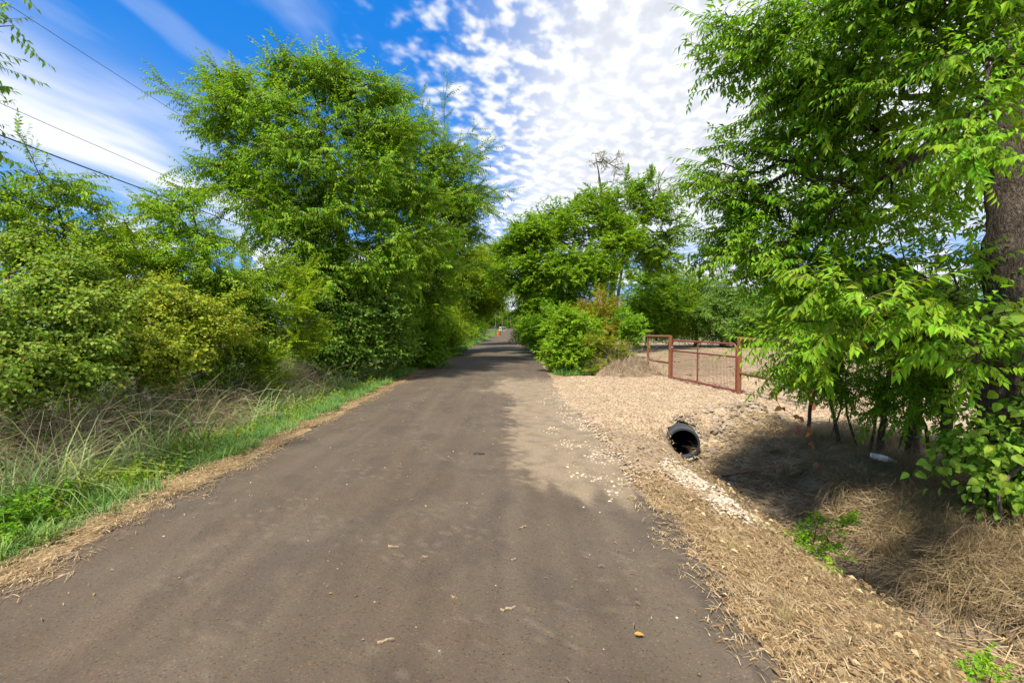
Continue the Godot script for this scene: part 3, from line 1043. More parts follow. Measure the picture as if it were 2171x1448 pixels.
	for w in [["fern", "bright green low weeds along the foot of the left thicket", 900, Color(0.95, 1.05, 0.9), 0.75], ["oak", "dark green broad leaved weeds along the foot of the left thicket", 900, Color(0.85, 1.0, 1.1), 0.7], ["vine", "trailing heart leaved creepers at the foot of the left thicket", 1300, Color(1.0, 0.95, 0.9), 0.95]]:
		var ms := []
		for k in 4: ms.append(SPR[w[0]][k][0])
		scatter_up("low_weeds", w[1], "weeds", ms, w[2] * 3, -8.6, -4.15, 3.0, 21.0, w[3], w[4])
	stage("grass")
	# crushed limestone
	var rocks := [rock(1, 0.6), rock(2, 0.75), rock(3, 0.5), rock(4, 0.65)]
	var pale := [Color(0.37, 0.295, 0.21), Color(0.43, 0.365, 0.285), Color(0.33, 0.25, 0.17), Color(0.46, 0.405, 0.34), Color(0.27, 0.22, 0.165)]
	scatter("gravel", "pale crushed limestone spread over the driveway and its spill", "gravel", rocks, M.stone, 42000, 0.3, 8.0, 4.6, 13.0,
		func(x, d):
			var w := clampf(drive_alpha(x, d) * 2.0 + 0.3, 0.0, 1.0) * (0.75 + 0.5 * noise(x * 2.0, d * 2.0))
			var spill := ss(0.45, 1.3, x + 0.35 * noise(d * 1.3, x)) * (1.0 - ss(2.3, 2.9, x)) * ss(4.7, 5.4, d + 0.3 * noise(x * 2.0, 8.0)) * clampf(0.45 + 1.6 * noise(x * 1.5 + 9.0, d * 1.5), 0.03, 1.0) * (1.0 if d < 9.5 else 0.4)
			return clampf(maxf(w, spill), 0, 1), 0.010, 0.042, true, pale)
	scatter("gravel", "band of coarse limestone rocks on the shoulder before the culvert", "gravel", rocks, M.stone, 3600, 1.75, 2.75, 4.35, 6.9,
		func(x, d): return ss(0.32, 0.2, absf(x - 2.25 - 0.12 * (5.5 - d) + 0.1 * noise(d * 2.0, 1.0))) * ss(4.35, 4.8, d) * (1.0 - 0.6 * ss(6.2, 6.9, d)), 0.02, 0.062, true, [Color(0.36, 0.295, 0.215), Color(0.42, 0.36, 0.29), Color(0.30, 0.235, 0.165), Color(0.46, 0.41, 0.35)])
	scatter("gravel", "loose stones scattered over the asphalt", "gravel", rocks, M.stone, 1500, -3.3, 1.4, 2.0, 16.0,
		func(x, d): return clampf(0.08 + 0.9 * ss(0.2, 0.9, x) * ss(4.2, 5.2, d) + 0.8 * exp(-pow((d - 12.0) / 1.6, 2.0)) * ss(-1.6, -0.2, x), 0, 1), 0.006, 0.022, true, pale)
	scatter("road_litter", "dry scraps of straw and leaf scattered over the asphalt", "litter", [flat_straw(3, 0.25, 0.015, 0.05, 0.002, tan + brown), crumpled(2, 0.3, 0.015, 0.03, brown)], M.grass, 420, -3.4, 1.3, 1.8, 12.0,
		func(x, d): return clampf(0.3 + 1.2 * noise(x * 0.8, d * 0.8 + 5.0) + 0.5 * ss(0.4, 1.3, x), 0.03, 1), 0.7, 1.2, true)
	# earth clods round the culvert mouth
	var earth := [Color(0.42, 0.34, 0.25), Color(0.33, 0.26, 0.18), Color(0.50, 0.43, 0.34), Color(0.38, 0.30, 0.21)]
	scatter("earth_clods", "broken grey brown earth clods heaped beside the culvert", "earth", rocks, M.ground_clod, 4200, 2.6, 5.5, 7.2, 10.0,
		func(x, d): return clampf(1.6 * exp(-pow((x - 4.25) / 0.7, 2.0) - pow((d - 8.5 - 0.2 * (x - 4.2)) / 0.75, 2.0)), 0, 1) * (0.6 + 0.9 * noise(x * 3.0, d * 3.0)), 0.02, 0.15, true, earth)
	scatter("earth_clods", "pale cracked clods lying below the culvert mouth", "earth", rocks, M.ground_clod, 700, 2.5, 4.0, 6.6, 8.3,
		func(x, d): return clampf(exp(-pow((x - 3.35) / 0.4, 2.0) - pow((d - 7.6) / 0.4, 2.0)), 0, 1), 0.02, 0.09, true, [Color(0.42, 0.37, 0.30), Color(0.36, 0.31, 0.25)])
	scatter("earth_clods", "small grey clods and stones packed round the culvert rim", "earth", rocks, M.ground_clod, 1500, 2.4, 3.9, 7.8, 8.7,
		func(x, d):
			var r := Vector2(x - 3.06, (d - 8.15) * 0.7).length()
			return 0.0 if in_pipe(Vector3(x, gy(x, -d) + 0.02, -d), 0.26) else clampf(ss(0.65, 0.3, r), 0, 1), 0.02, 0.085, true, [Color(0.34, 0.29, 0.225), Color(0.26, 0.22, 0.17), Color(0.40, 0.34, 0.27)])
	scatter("earth_clods", "low brown clods and stubble across the cleared field", "earth", rocks, M.ground_clod, 5000, 6.0, 26.0, 10.0, 44.0,
		func(x, d): return clampf(0.45 + 1.4 * noise(x * 0.4, d * 0.4), 0.05, 1), 0.02, 0.12, true, [Color(0.42, 0.32, 0.22), Color(0.32, 0.24, 0.165), Color(0.50, 0.40, 0.28)])
	scatter("field_weeds", "thin weeds dotted over the cleared field", "weeds", short, M.grass, 900, 6.0, 30.0, 9.0, 46.0,
		func(x, d): return clampf(2.0 * noise(x * 0.3 + 8.0, d * 0.3), 0.03, 0.8), 0.4, 0.9, false, [Color(1, 1, 0.8), Color(1.3, 1.0, 0.8)])
	stage("gravel")

# ------------------------------------------------------------------ made objects
func line_tube(pts: Array, r: float, sides: int, col: Color, cap := true) -> ArrayMesh:
	var m := MB.new()
	var rd := PackedFloat32Array()
	for k in pts.size(): rd.append(r)
	m.tube(PackedVector3Array(pts), rd, sides, col, cap)
	return m.mesh()

func build_gate() -> void:
	var rust := Color(0.29, 0.125, 0.052)
	var dark := Color(0.19, 0.085, 0.045)
	var red := Color(0.215, 0.058, 0.044)
	var pL := at(1421, 805, 15.5); pL.y = gy(pL.x, pL.z)
	var pR := at(1567, 838, 12.0); pR.y = gy(pR.x, pR.z)
	var pO := at(1374, 790, 17.9); pO.y = gy(pO.x, pO.z)
	var pE := at(1722, 870, 9.7); pE.y = gy(pE.x, pE.z)
	var H := 1.40
	for b in [[pL, pO, "rusty pipe brace of two posts and two rails left of the gate"], [pR, pE, "rusty pipe brace right of the gate, half hidden by leaves"]]:
		var p: Vector3 = b[0]
		var q: Vector3 = b[1]
		var t := thing("fence_brace", p, b[2], "fence", "pipe fence braces beside the gate")
		var e := q - p
		var top := Vector3(0, H, 0)
		put("post", line_tube([Vector3(0, -0.3, 0), top], 0.057, 16, rust), M.rust, t)
		put("post", line_tube([e + Vector3(0, -0.3, 0), e + Vector3(0, H - 0.01, 0)], 0.057 if q == pE else 0.045, 16, rust), M.rust, t)
		put("rail", line_tube([top + Vector3(0, 0.02, 0) - e.normalized() * 0.05, e + Vector3(0, H + 0.01, 0) + e.normalized() * 0.05], 0.046, 14, Color(0.27, 0.125, 0.055)), M.rust, t)
		put("rail", line_tube([Vector3(0, 0.55, 0), e + Vector3(0, 0.52, 0)], 0.036, 12, dark), M.rust, t)
		var cap := MB.new()
		for k in 4:
			cap.tube(PackedVector3Array([Vector3(0, H + 0.0 + k * 0.012, 0), Vector3(0, H + 0.012 + k * 0.012, 0)]), PackedFloat32Array([0.057 - k * k * 0.003, 0.057 - (k + 1) * (k + 1) * 0.003]), 16, rust, true)
		put("post_cap", cap.mesh(), M.rust, t)
	# the gate
	var g := thing("farm_gate", pL, "dark red tubular farm gate with wire mesh below its second rail", "gate")
	var ax := (pR - pL); ax.y = 0
	var span := ax.length() - 0.24
	ax = ax.normalized()
	var o := ax * 0.12
	var y0 := 0.10; var y1 := 1.30
	var slope := (pR.y - pL.y) / ax.length()
	var P := func(u: float, y: float) -> Vector3: return o + ax * (u * span) + Vector3(0, y, 0)
	var fr := []
	fr.append(P.call(0.0, y0)); fr.append(P.call(0.0, y1 - 0.16))
	for k in 6:
		var a := PI / 2 * (k + 1) / 6.0
		fr.append(P.call((0.16 - 0.16 * cos(a)) / span, y1 - 0.16 + 0.16 * sin(a)))
	for k in 6:
		var a := PI / 2 * k / 6.0
		fr.append(P.call(1.0 - (0.16 - 0.16 * sin(a)) / span, y1 - 0.16 + 0.16 * cos(a)))
	fr.append(P.call(1.0, y1 - 0.16)); fr.append(P.call(1.0, y0))
	put("frame", line_tube(fr, 0.026, 12, red), M.red, g)
	put("rail", line_tube([P.call(0.0, y0), P.call(1.0, y0)], 0.026, 12, red), M.red, g)
	put("rail", line_tube([P.call(0.0, y1 - 0.33), P.call(1.0, y1 - 0.33)], 0.022, 12, red), M.red, g)
	put("upright", line_tube([P.call(0.455, y0), P.call(0.455, y1)], 0.022, 12, red), M.red, g)
	var wires := MB.new()
	var wc := Color(0.13, 0.045, 0.036)
	var nv := 52
	for k in nv:
		var u := (k + 0.5) / nv
		wires.tube(PackedVector3Array([P.call(u, y0), P.call(u, y1 - 0.33)]), PackedFloat32Array([0.0037, 0.0037]), 4, wc)
	for k in 16:
		var y := lerpf(y0, y1 - 0.33, (k + 0.5) / 16.0)
		wires.tube(PackedVector3Array([P.call(0.0, y), P.call(1.0, y)]), PackedFloat32Array([0.0037, 0.0037]), 4, wc)
	put("wire_mesh", wires.mesh(), M.red, g).set_meta("kind", "stuff")
	for y in [0.35, 1.0]:
		var hm := MB.new()
		hm.box(P.call(1.0, y) + ax * 0.06, ax * 0.06, Vector3(0, 0.025, 0), ax.cross(Vector3.UP) * 0.012, red)
		hm.tube(PackedVector3Array([P.call(1.0, y - 0.05) + ax * 0.055, P.call(1.0, y + 0.05) + ax * 0.055]), PackedFloat32Array([0.018, 0.018]), 10, red, true)
		put("hinge", hm.mesh(), M.red, g)
	var ch := MB.new()
	var prev: Vector3 = P.call(0.0, 1.08) - ax * 0.17
	var side := ax.cross(Vector3.UP)
	for k in 15:
		var a := TAU * k / 14.0
		var q: Vector3 = P.call(0.0, 1.08 - 0.05 * sin(a * 0.5)) + ax * (-0.07 + 0.10 * cos(a)) + side * 0.075 * sin(a)
		if k: ch.tube(PackedVector3Array([prev, q]), PackedFloat32Array([0.006, 0.006]), 5, Color(0.45, 0.46, 0.47))
		prev = q
	put("chain", ch.mesh(), M.metal, g)

func build_culvert() -> void:
	var c := at(1450, 941, 8.12)
	var t := thing("culvert_pipe", Vector3(c.x, c.y, c.z), "black corrugated plastic culvert pipe opening into the ditch below the driveway", "pipe")
	var black := Color(0.035, 0.037, 0.04)
	var ax := PIPE_AX.normalized()
	var pts := PackedVector3Array(); var rd := PackedFloat32Array()
	var L := 9.9
	var s := 0.0
	while s <= L:
		pts.append(ax * s)
		var r := 0.262 + 0.014 * signf(sin(s * TAU / 0.075)) if s > 0.16 else (0.272 if s > 0.02 else 0.264)
		rd.append(r)
		s += 0.01875 if s < 2.0 else 0.3
	var m := MB.new()
	m.tube(pts, rd, 40, black)
	put("shell", m.mesh(), M.plastic, t)
	m = MB.new()
	pts = PackedVector3Array(); rd = PackedFloat32Array()
	s = 0.0
	while s <= L:
		pts.append(ax * s)
		rd.append(0.236 + (0.003 * sin(s * TAU / 0.075) if s < 3.0 else 0.0))
		s += 0.0125 if s < 3.0 else 0.4
	m.tube(pts, rd, 40, Color(0.055, 0.057, 0.06))
	put("liner", m.mesh(), M.plastic, t)
	m = MB.new()
	var side := Vector3(-ax.z, 0, ax.x)
	for k in 41:
		var a := TAU * k / 40.0
		var d := side * cos(a) + Vector3.UP * sin(a)
		m.vert(d * 0.264 , -ax, black); m.vert(d * 0.25 - ax * 0.006, -ax, black); m.vert(d * 0.236, -ax, black)
		if k:
			var q := k * 3
			m.i.append_array([q, q - 3, q + 1, q + 1, q - 3, q - 2, q + 1, q - 2, q + 2, q + 2, q - 2, q - 1])
	put("rim", m.mesh(), M.plastic, t)

func lathe(prof: Array, sides: int, col: Color) -> MB:
	var pts := PackedVector3Array(); var rd := PackedFloat32Array()
	for p in prof:
		pts.append(Vector3(p[0], 0, 0)); rd.append(p[1])
	var m := MB.new()
	m.tube(pts, rd, sides, col, true)
	return m

func small_things() -> void:
	R.seed = 5
	# heap of grubbed soil and roots by the brace
	var hc := ground_at(4.15, 16.7)
	var m := MB.new()
	var nr := 40; var ns := 90
	for a in nr + 1:
		for b in ns:
			var rad := float(a) / nr
			var th := TAU * b / ns
			var ex := rad * (1.0 + 0.25 * noise(cos(th) * 2.0 + 5.0, sin(th) * 2.0))
			var x := cos(th) * ex * 1.25; var z := sin(th) * ex * 0.85
			var q := hc + Vector3(x, 0, z)
			var y := gy(q.x, q.z) - hc.y + 0.5 * pow(1.0 - rad * rad, 1.3) * (1.0 + 0.7 * noise(q.x * 2.2, q.z * 2.2)) + (0.13 * noise(q.x * 6.0, q.z * 6.0) + 0.07 * noise(q.x * 15.0, q.z * 15.0)) * (1.0 - rad) - 0.05 * rad
			var c := Color(0.36, 0.285, 0.19).lerp(Color(0.25, 0.19, 0.125), clampf(0.5 + 1.5 * noise(q.x * 5.0, q.z * 5.0), 0, 1))
			m.vert(Vector3(x, y, z), Vector3.UP, c)
	for a in nr:
		for b in ns:
			var k := a * ns + b; var k2 := a * ns + (b + 1) % ns
			m.i.append_array([k, k + ns, k2, k2, k + ns, k2 + ns])
	var pile := thing("soil_heap", hc, "heap of brown grubbed soil and roots beside the pipe brace", "soil heap")
	put("soil", m.flat(), M.ground_clod, pile)
	var rt := MB.new()
	for k in 160:
		var a := rr(0, TAU); var q := sqrt(R.randf())
		var p := Vector3(cos(a) * q * 1.15, 0.5 * pow(1.0 - q, 0.8) + 0.03, sin(a) * q * 0.78)
		var pts := PackedVector3Array(); var rd := PackedFloat32Array()
		var d := (rdir() * 0.8 + Vector3(0, 0.25, 0)).normalized()
		for s in 4:
			pts.append(p); rd.append(lerpf(0.005, 0.0015, s / 3.0))
			d = (d + rdir() * 0.5).normalized()
			p += d * rr(0.05, 0.13)
		rt.tube(pts, rd, 3, [Color(0.42, 0.30, 0.19), Color(0.55, 0.42, 0.27), Color(0.28, 0.19, 0.12)][R.randi() % 3])
	put("roots", rt.mesh(), M.twig, pile).set_meta("kind", "stuff")

	# clear plastic bottle in the dry grass
	var bp := at(1872, 986, 6.0); bp.y = gy(bp.x, bp.z) + 0.10
	var bo := thing("plastic_bottle", bp, "clear plastic bottle lying in the dry grass by the saplings", "bottle")
	var bot := lathe([[-0.125, 0.022], [-0.12, 0.034], [-0.08, 0.037], [-0.06, 0.035], [-0.04, 0.037], [0.0, 0.035], [0.03, 0.037], [0.06, 0.036], [0.09, 0.024], [0.115, 0.013], [0.13, 0.0125]], 20, Color.WHITE)
	put("body", bot.mesh(), M.clear, bo)
	put("label_band", lathe([[-0.05, 0.0378], [-0.049, 0.0382], [0.039, 0.0382], [0.04, 0.0378]], 20, Color(0.78, 0.82, 0.86)).mesh(), M.plastic, bo)
	put("cap", lathe([[0.128, 0.0145], [0.13, 0.0155], [0.144, 0.0155], [0.146, 0.0145]], 20, Color(0.80, 0.84, 0.88)).mesh(), M.plastic, bo)
	bo.basis = frame(Vector3(0.9, -0.22, 0.25), Vector3.UP).scaled(Vector3.ONE * 1.05)

	# pink survey flag
	var fp := at(1690, 960, 7.2); fp.y = gy(fp.x, fp.z)
	var fl := thing("survey_flag", fp, "small pink marking flag on a thin wire in the dry grass", "flag")
	put("wire_staff", line_tube([Vector3(0, -0.1, 0), Vector3(0.01, 0.36, 0)], 0.0018, 6, Color(0.3, 0.3, 0.3)), M.metal, fl)
	m = MB.new()
	for k in 6:
		var t := k / 5.0
		var w := 0.012 * sin(t * 5.0)
		var nn := Vector3(0.2, 0.1, 1).normalized()
		m.vert(Vector3(0.008 - 0.02 * (1.0 - t), 0.36 - 0.115 * t, w), nn, Color(0.70, 0.09, 0.12))
		m.vert(Vector3(0.012 + 0.055 * t, 0.36 - 0.125 * t, w + 0.01), nn, Color(0.70, 0.09, 0.12))
	for k in 5:
		var a := k * 2
		m.i.append_array([a, a + 1, a + 2, a + 1, a + 3, a + 2])
	put("flag_cloth", m.mesh(), M.plastic, fl)

	# rusty pipe lying in the grass
	var ra := at(1530, 979, 7.3); ra.y = gy(ra.x, ra.z) + 0.05
	var rb := at(1850, 992, 6.3); rb.y = gy(rb.x, rb.z) + 0.10
	var rp := put("steel_bar", line_tube([Vector3.ZERO, (rb - ra) * 0.5 + Vector3(0, 0.02, 0), rb - ra], 0.019, 12, Color(0.16, 0.075, 0.045)), M.rust)
	rp.position = ra
	tag(rp, "rusty brown steel bar lying in the dry grass right of the culvert", "bar")

	# withered vine with curled orange-brown leaves hanging from the branches
	var vine := [at(1600, 740, 6.2), at(1640, 838, 6.3), at(1655, 862, 6.3), at(1690, 885, 6.3), at(1712, 912, 6.3), at(1722, 940, 6.35), at(1728, 985, 6.4)]
	var vt := thing("withered_vine", vine[0], "withered vine with curled orange brown leaves hanging before the ditch bank", "vine")
	var vp := []
	for p in vine: vp.append(p - vine[0])
	put("stem", line_tube(vp, 0.0035, 5, Color(0.25, 0.14, 0.07)), M.twig, vt)
	var oc := [Color(0.50, 0.20, 0.06), Color(0.62, 0.30, 0.10), Color(0.40, 0.15, 0.05)]
	var spots := [[1, 0.11], [2, 0.08], [2, 0.05], [3, 0.075], [3, 0.06], [3, 0.06], [4, 0.08], [4, 0.06], [4, 0.07], [5, 0.05], [6, 0.09], [6, 0.07], [6, 0.06], [5, 0.06]]
	for sp in spots:
		var mb := unit_leaf(true, true, oc[R.randi() % 3])
		for k in mb.v.size():
			var q := mb.v[k]
			mb.v[k] = Vector3(q.x, q.y + 0.9 * q.z * q.z + 0.3 * q.x * q.x, q.z * 0.8)
		var lf := put("leaf", mb.mesh(), M.leaf_dry, vt)
		var b := frame(Vector3(rr(-0.6, 0.6), rr(-1, -0.1), rr(-0.2, 0.6)), Vector3(rr(-0.5, 0.5), 0.5, 1))
		lf.transform = Transform3D(b.scaled(Vector3.ONE * sp[1] * 1.15), vp[sp[0]] + rdir() * 0.035)

	# litter on the asphalt
	var chips := [[1078, 1296, 0.11, "flat bark strip lying mid lane near the bottom"], [834, 1165, 0.10, "splayed bark fragment on the asphalt left of centre"], [1108, 1122, 0.09, "pale wood splinter lying across the lane below the gravel spill"],
		[818, 1367, 0.10, "thin bark sliver near the bottom left of centre"], [900, 1186, 0.06, "small crumb of bark right of the splayed fragment"], [962, 1272, 0.06, "small pale wood chip above the bark strip"], [1088, 1190, 0.06, "flat pale wood chip in the middle of the lane"]]
	for c in chips:
		c[2] *= 0.75
		var p := on_road(c[0], c[1])
		var cm := MB.new()
		var nseg := 6
		var yaw := rr(-0.7, 0.7)
		var f := Vector3(cos(yaw), 0, sin(yaw)); var s := Vector3(-sin(yaw), 0, cos(yaw))
		var col := Color(0.27, 0.205, 0.135)
		for k in nseg + 1:
			var t := float(k) / nseg
			var w: float = c[2] * rr(0.03, 0.10) * (0.4 + sin(PI * clampf(t, 0.08, 0.92)))
			var q: Vector3 = f * c[2] * (t - 0.5) * 1.2 + s * rr(-0.01, 0.01) + Vector3(0, 0.012 + rr(0, 0.006), 0)
			for e in [[-1.0, -0.004], [0.0, 0.004], [1.0, -0.003]]:
				cm.vert(q + s * w * e[0] + Vector3(0, e[1], 0), Vector3.UP, col * rr(0.7, 1.2))
		for k in nseg:
			for e in 2:
				var a := k * 3 + e
				cm.i.append_array([a, a + 1, a + 3, a + 1, a + 4, a + 3])
		var low := cm.v.size()
		for k in low: cm.vert(cm.v[k] - Vector3(0, 0.008, 0), Vector3.DOWN, cm.c[k])
		for k in nseg:
			for e in 2:
				var a := low + k * 3 + e
				cm.i.append_array([a, a + 1, a + 3, a + 1, a + 4, a + 3])
			for e in [0, 2]:
				var a: int = k * 3 + e
				cm.i.append_array([a, a + low, a + 3, a + 3, a + low, a + 3 + low])
		var o := put("bark_piece", cm.flat(), M.twig)
		o.position = p
		tag(o, c[3], "bark", "bark scraps on the lane")
	var rubber := MB.new()
	var rp0 := on_road(1015, 965)
	for k in 14:
		var a := TAU * k / 14.0
		var q := Vector3(cos(a) * 0.075, 0, sin(a) * 0.03) * rr(0.85, 1.1)
		rubber.vert(q + Vector3(0, 0.014, 0), Vector3.UP, Color(0.02, 0.02, 0.022)); rubber.vert(q * 1.1, q.normalized(), Color(0.02, 0.02, 0.022))
	var mid := rubber.vert(Vector3(0, 0.017, 0), Vector3.UP, Color(0.025, 0.025, 0.028))
	for k in 14:
		var a := k * 2; var b := (k + 1) % 14 * 2
		rubber.i.append_array([mid, a, b, a, a + 1, b, b, a + 1, b + 1])
	var ro := put("black_scrap", rubber.mesh(), M.plastic)
	ro.position = rp0
	tag(ro, "flat black scrap lying on the lane beside the gravel spill", "scrap")
	var yl := put("fallen_leaf", unit_leaf(true, false, Color(0.40, 0.22, 0.03)).mesh(), M.leaf_dry)
	yl.transform = Transform3D(frame(Vector3(1, 0.1, 0.2), Vector3(0.1, 1, 0.3)) * Basis.from_scale(Vector3(0.055, 0.055, 0.026)), on_road(1345, 1349) + Vector3(0, 0.02, 0))
	tag(yl, "single curled yellow leaf on the asphalt near the bottom right", "leaf")

func on_road(px: float, py: float) -> Vector3:
	var ray := at(px, py, 1.0) - Vector3(0, CAM_H, 0)
	var k := (CAM_H - 0.03) / -ray.y
	var p := Vector3(0, CAM_H, 0) + ray * k
	p.y = road_top(p.x, -p.z) - 0.002
	return p

func utilities() -> void:
	var wood := Color(0.22, 0.17, 0.125)
	var tops := []
	var k := 0
	for z in [16.0, -48.0, -112.0]:
		var x := -12.2
		var y := gy(x, z)
		var t := thing("utility_pole", Vector3(x, y, z), ["tall wooden utility pole behind the left thicket near the camera", "tall wooden utility pole behind the tallest left tree", "tall wooden utility pole farthest behind the left trees"][k], "pole", "utility poles behind the left trees")
		put("shaft", line_tube([Vector3(0, -0.5, 0), Vector3(0, 10.7, 0)], 0.14, 14, wood), M.bark, t)
		var arm := MB.new()
		arm.box(Vector3(0, 8.0, 0.17), Vector3(0.28, 0, 0), Vector3(0, 0.06, 0), Vector3(0, 0, 0.05), wood)
		put("bracket", arm.mesh(), M.bark, t)
		var ins := MB.new()
		for j in 4:
			ins.tube(PackedVector3Array([Vector3(0, 10.70 + j * 0.05, 0), Vector3(0, 10.74 + j * 0.05, 0)]), PackedFloat32Array([0.05, 0.035]), 12, Color(0.45, 0.44, 0.42), true)
		put("insulator", ins.mesh(), M.plastic, t)
		tops.append(Vector3(x, y, z))
		k += 1
	var lines := [["thin power line highest above the left trees", 10.9, 1.3, 0.007, 0.0], ["thin power line running below the highest one", 8.2, 0.95, 0.007, -0.26], ["thick dark communication cable lowest above the left thicket", 7.15, 0.85, 0.017, 0.2]]
	for l in lines:
		var pts := []
		for s in 2:
			for j in 25:
				var t := j / 24.0
				var p: Vector3 = tops[s].lerp(tops[s + 1], t)
				pts.append(Vector3(p.x + l[4], p.y + l[1] - l[2] * 4.0 * t * (1.0 - t), p.z))
		pts.remove_at(25)
		var first: Vector3 = pts[0]
		var o := put("overhead_line", line_tube(pts.map(func(p): return p - first), l[3], 6, Color(0.03, 0.03, 0.035)), M.cable)
		o.position = first
		tag(o, l[0], "power line", "overhead lines left of the lane")
	# far roadside things
	var i := 0
	for f in [[-3.3, 96.0, 7.0], [-2.6, 128.0, 7.5], [-1.6, 165.0, 8.0], [-0.6, 205.0, 8.0]]:
		var p := ground_at(f[0], f[1])
		var o := thing("roadside_post", p, "slender pale pole standing on the left verge far down the lane", "pole", "far poles at the lane's end")
		put("shaft", line_tube([Vector3(0, -0.3, 0), Vector3(0, f[2], 0)], 0.10, 10, Color(0.34, 0.28, 0.22)), M.bark, o)
		put("cap", lathe_up([[0.0, 0.115], [0.05, 0.115], [0.10, 0.04]], 10, Color(0.4, 0.38, 0.35), f[2]), M.metal, o)
		i += 1
	var hp := ground_at(-4.1 + 1.6, 88.0)
	var h := thing("roadside_marker", hp, "tiny orange red marker at the left edge far down the lane", "marker")
	put("body", lathe_up([[0.0, 0.25], [0.3, 0.24], [0.32, 0.22], [0.55, 0.21], [0.57, 0.19], [0.8, 0.18]], 16, Color(0.75, 0.09, 0.02), 0.0), M.plastic, h)
	put("lid", lathe_up([[0.0, 0.18], [0.03, 0.15], [0.05, 0.05]], 16, Color(0.75, 0.09, 0.02), 0.8), M.plastic, h)
	var bp := ground_at(-2.3, 93.0)
	var bx := thing("mail_box", bp, "tiny cream box on a post behind the orange marker", "box")
	put("post", line_tube([Vector3(0, -0.2, 0), Vector3(0, 1.0, 0)], 0.05, 8, wood), M.bark, bx)
	var mb := MB.new()
	mb.box(Vector3(0, 1.25, 0), Vector3(0.25, 0, 0), Vector3(0, 0.24, 0), Vector3(0, 0, 0.3), Color(0.72, 0.66, 0.45))
	mb.tube(PackedVector3Array([Vector3(0, 1.49, -0.3), Vector3(0, 1.49, 0.3)]), PackedFloat32Array([0.248, 0.248]), 16, Color(0.72, 0.66, 0.45), true)
	put("case", mb.mesh(), M.plastic, bx)

func lathe_up(prof: Array, sides: int, col: Color, y: float) -> ArrayMesh:
	var pts := PackedVector3Array(); var rd := PackedFloat32Array()
	for p in prof:
		pts.append(Vector3(0, y + p[0], 0)); rd.append(p[1])
	var m := MB.new()
	m.tube(pts, rd, sides, col, true)
	return m.mesh()

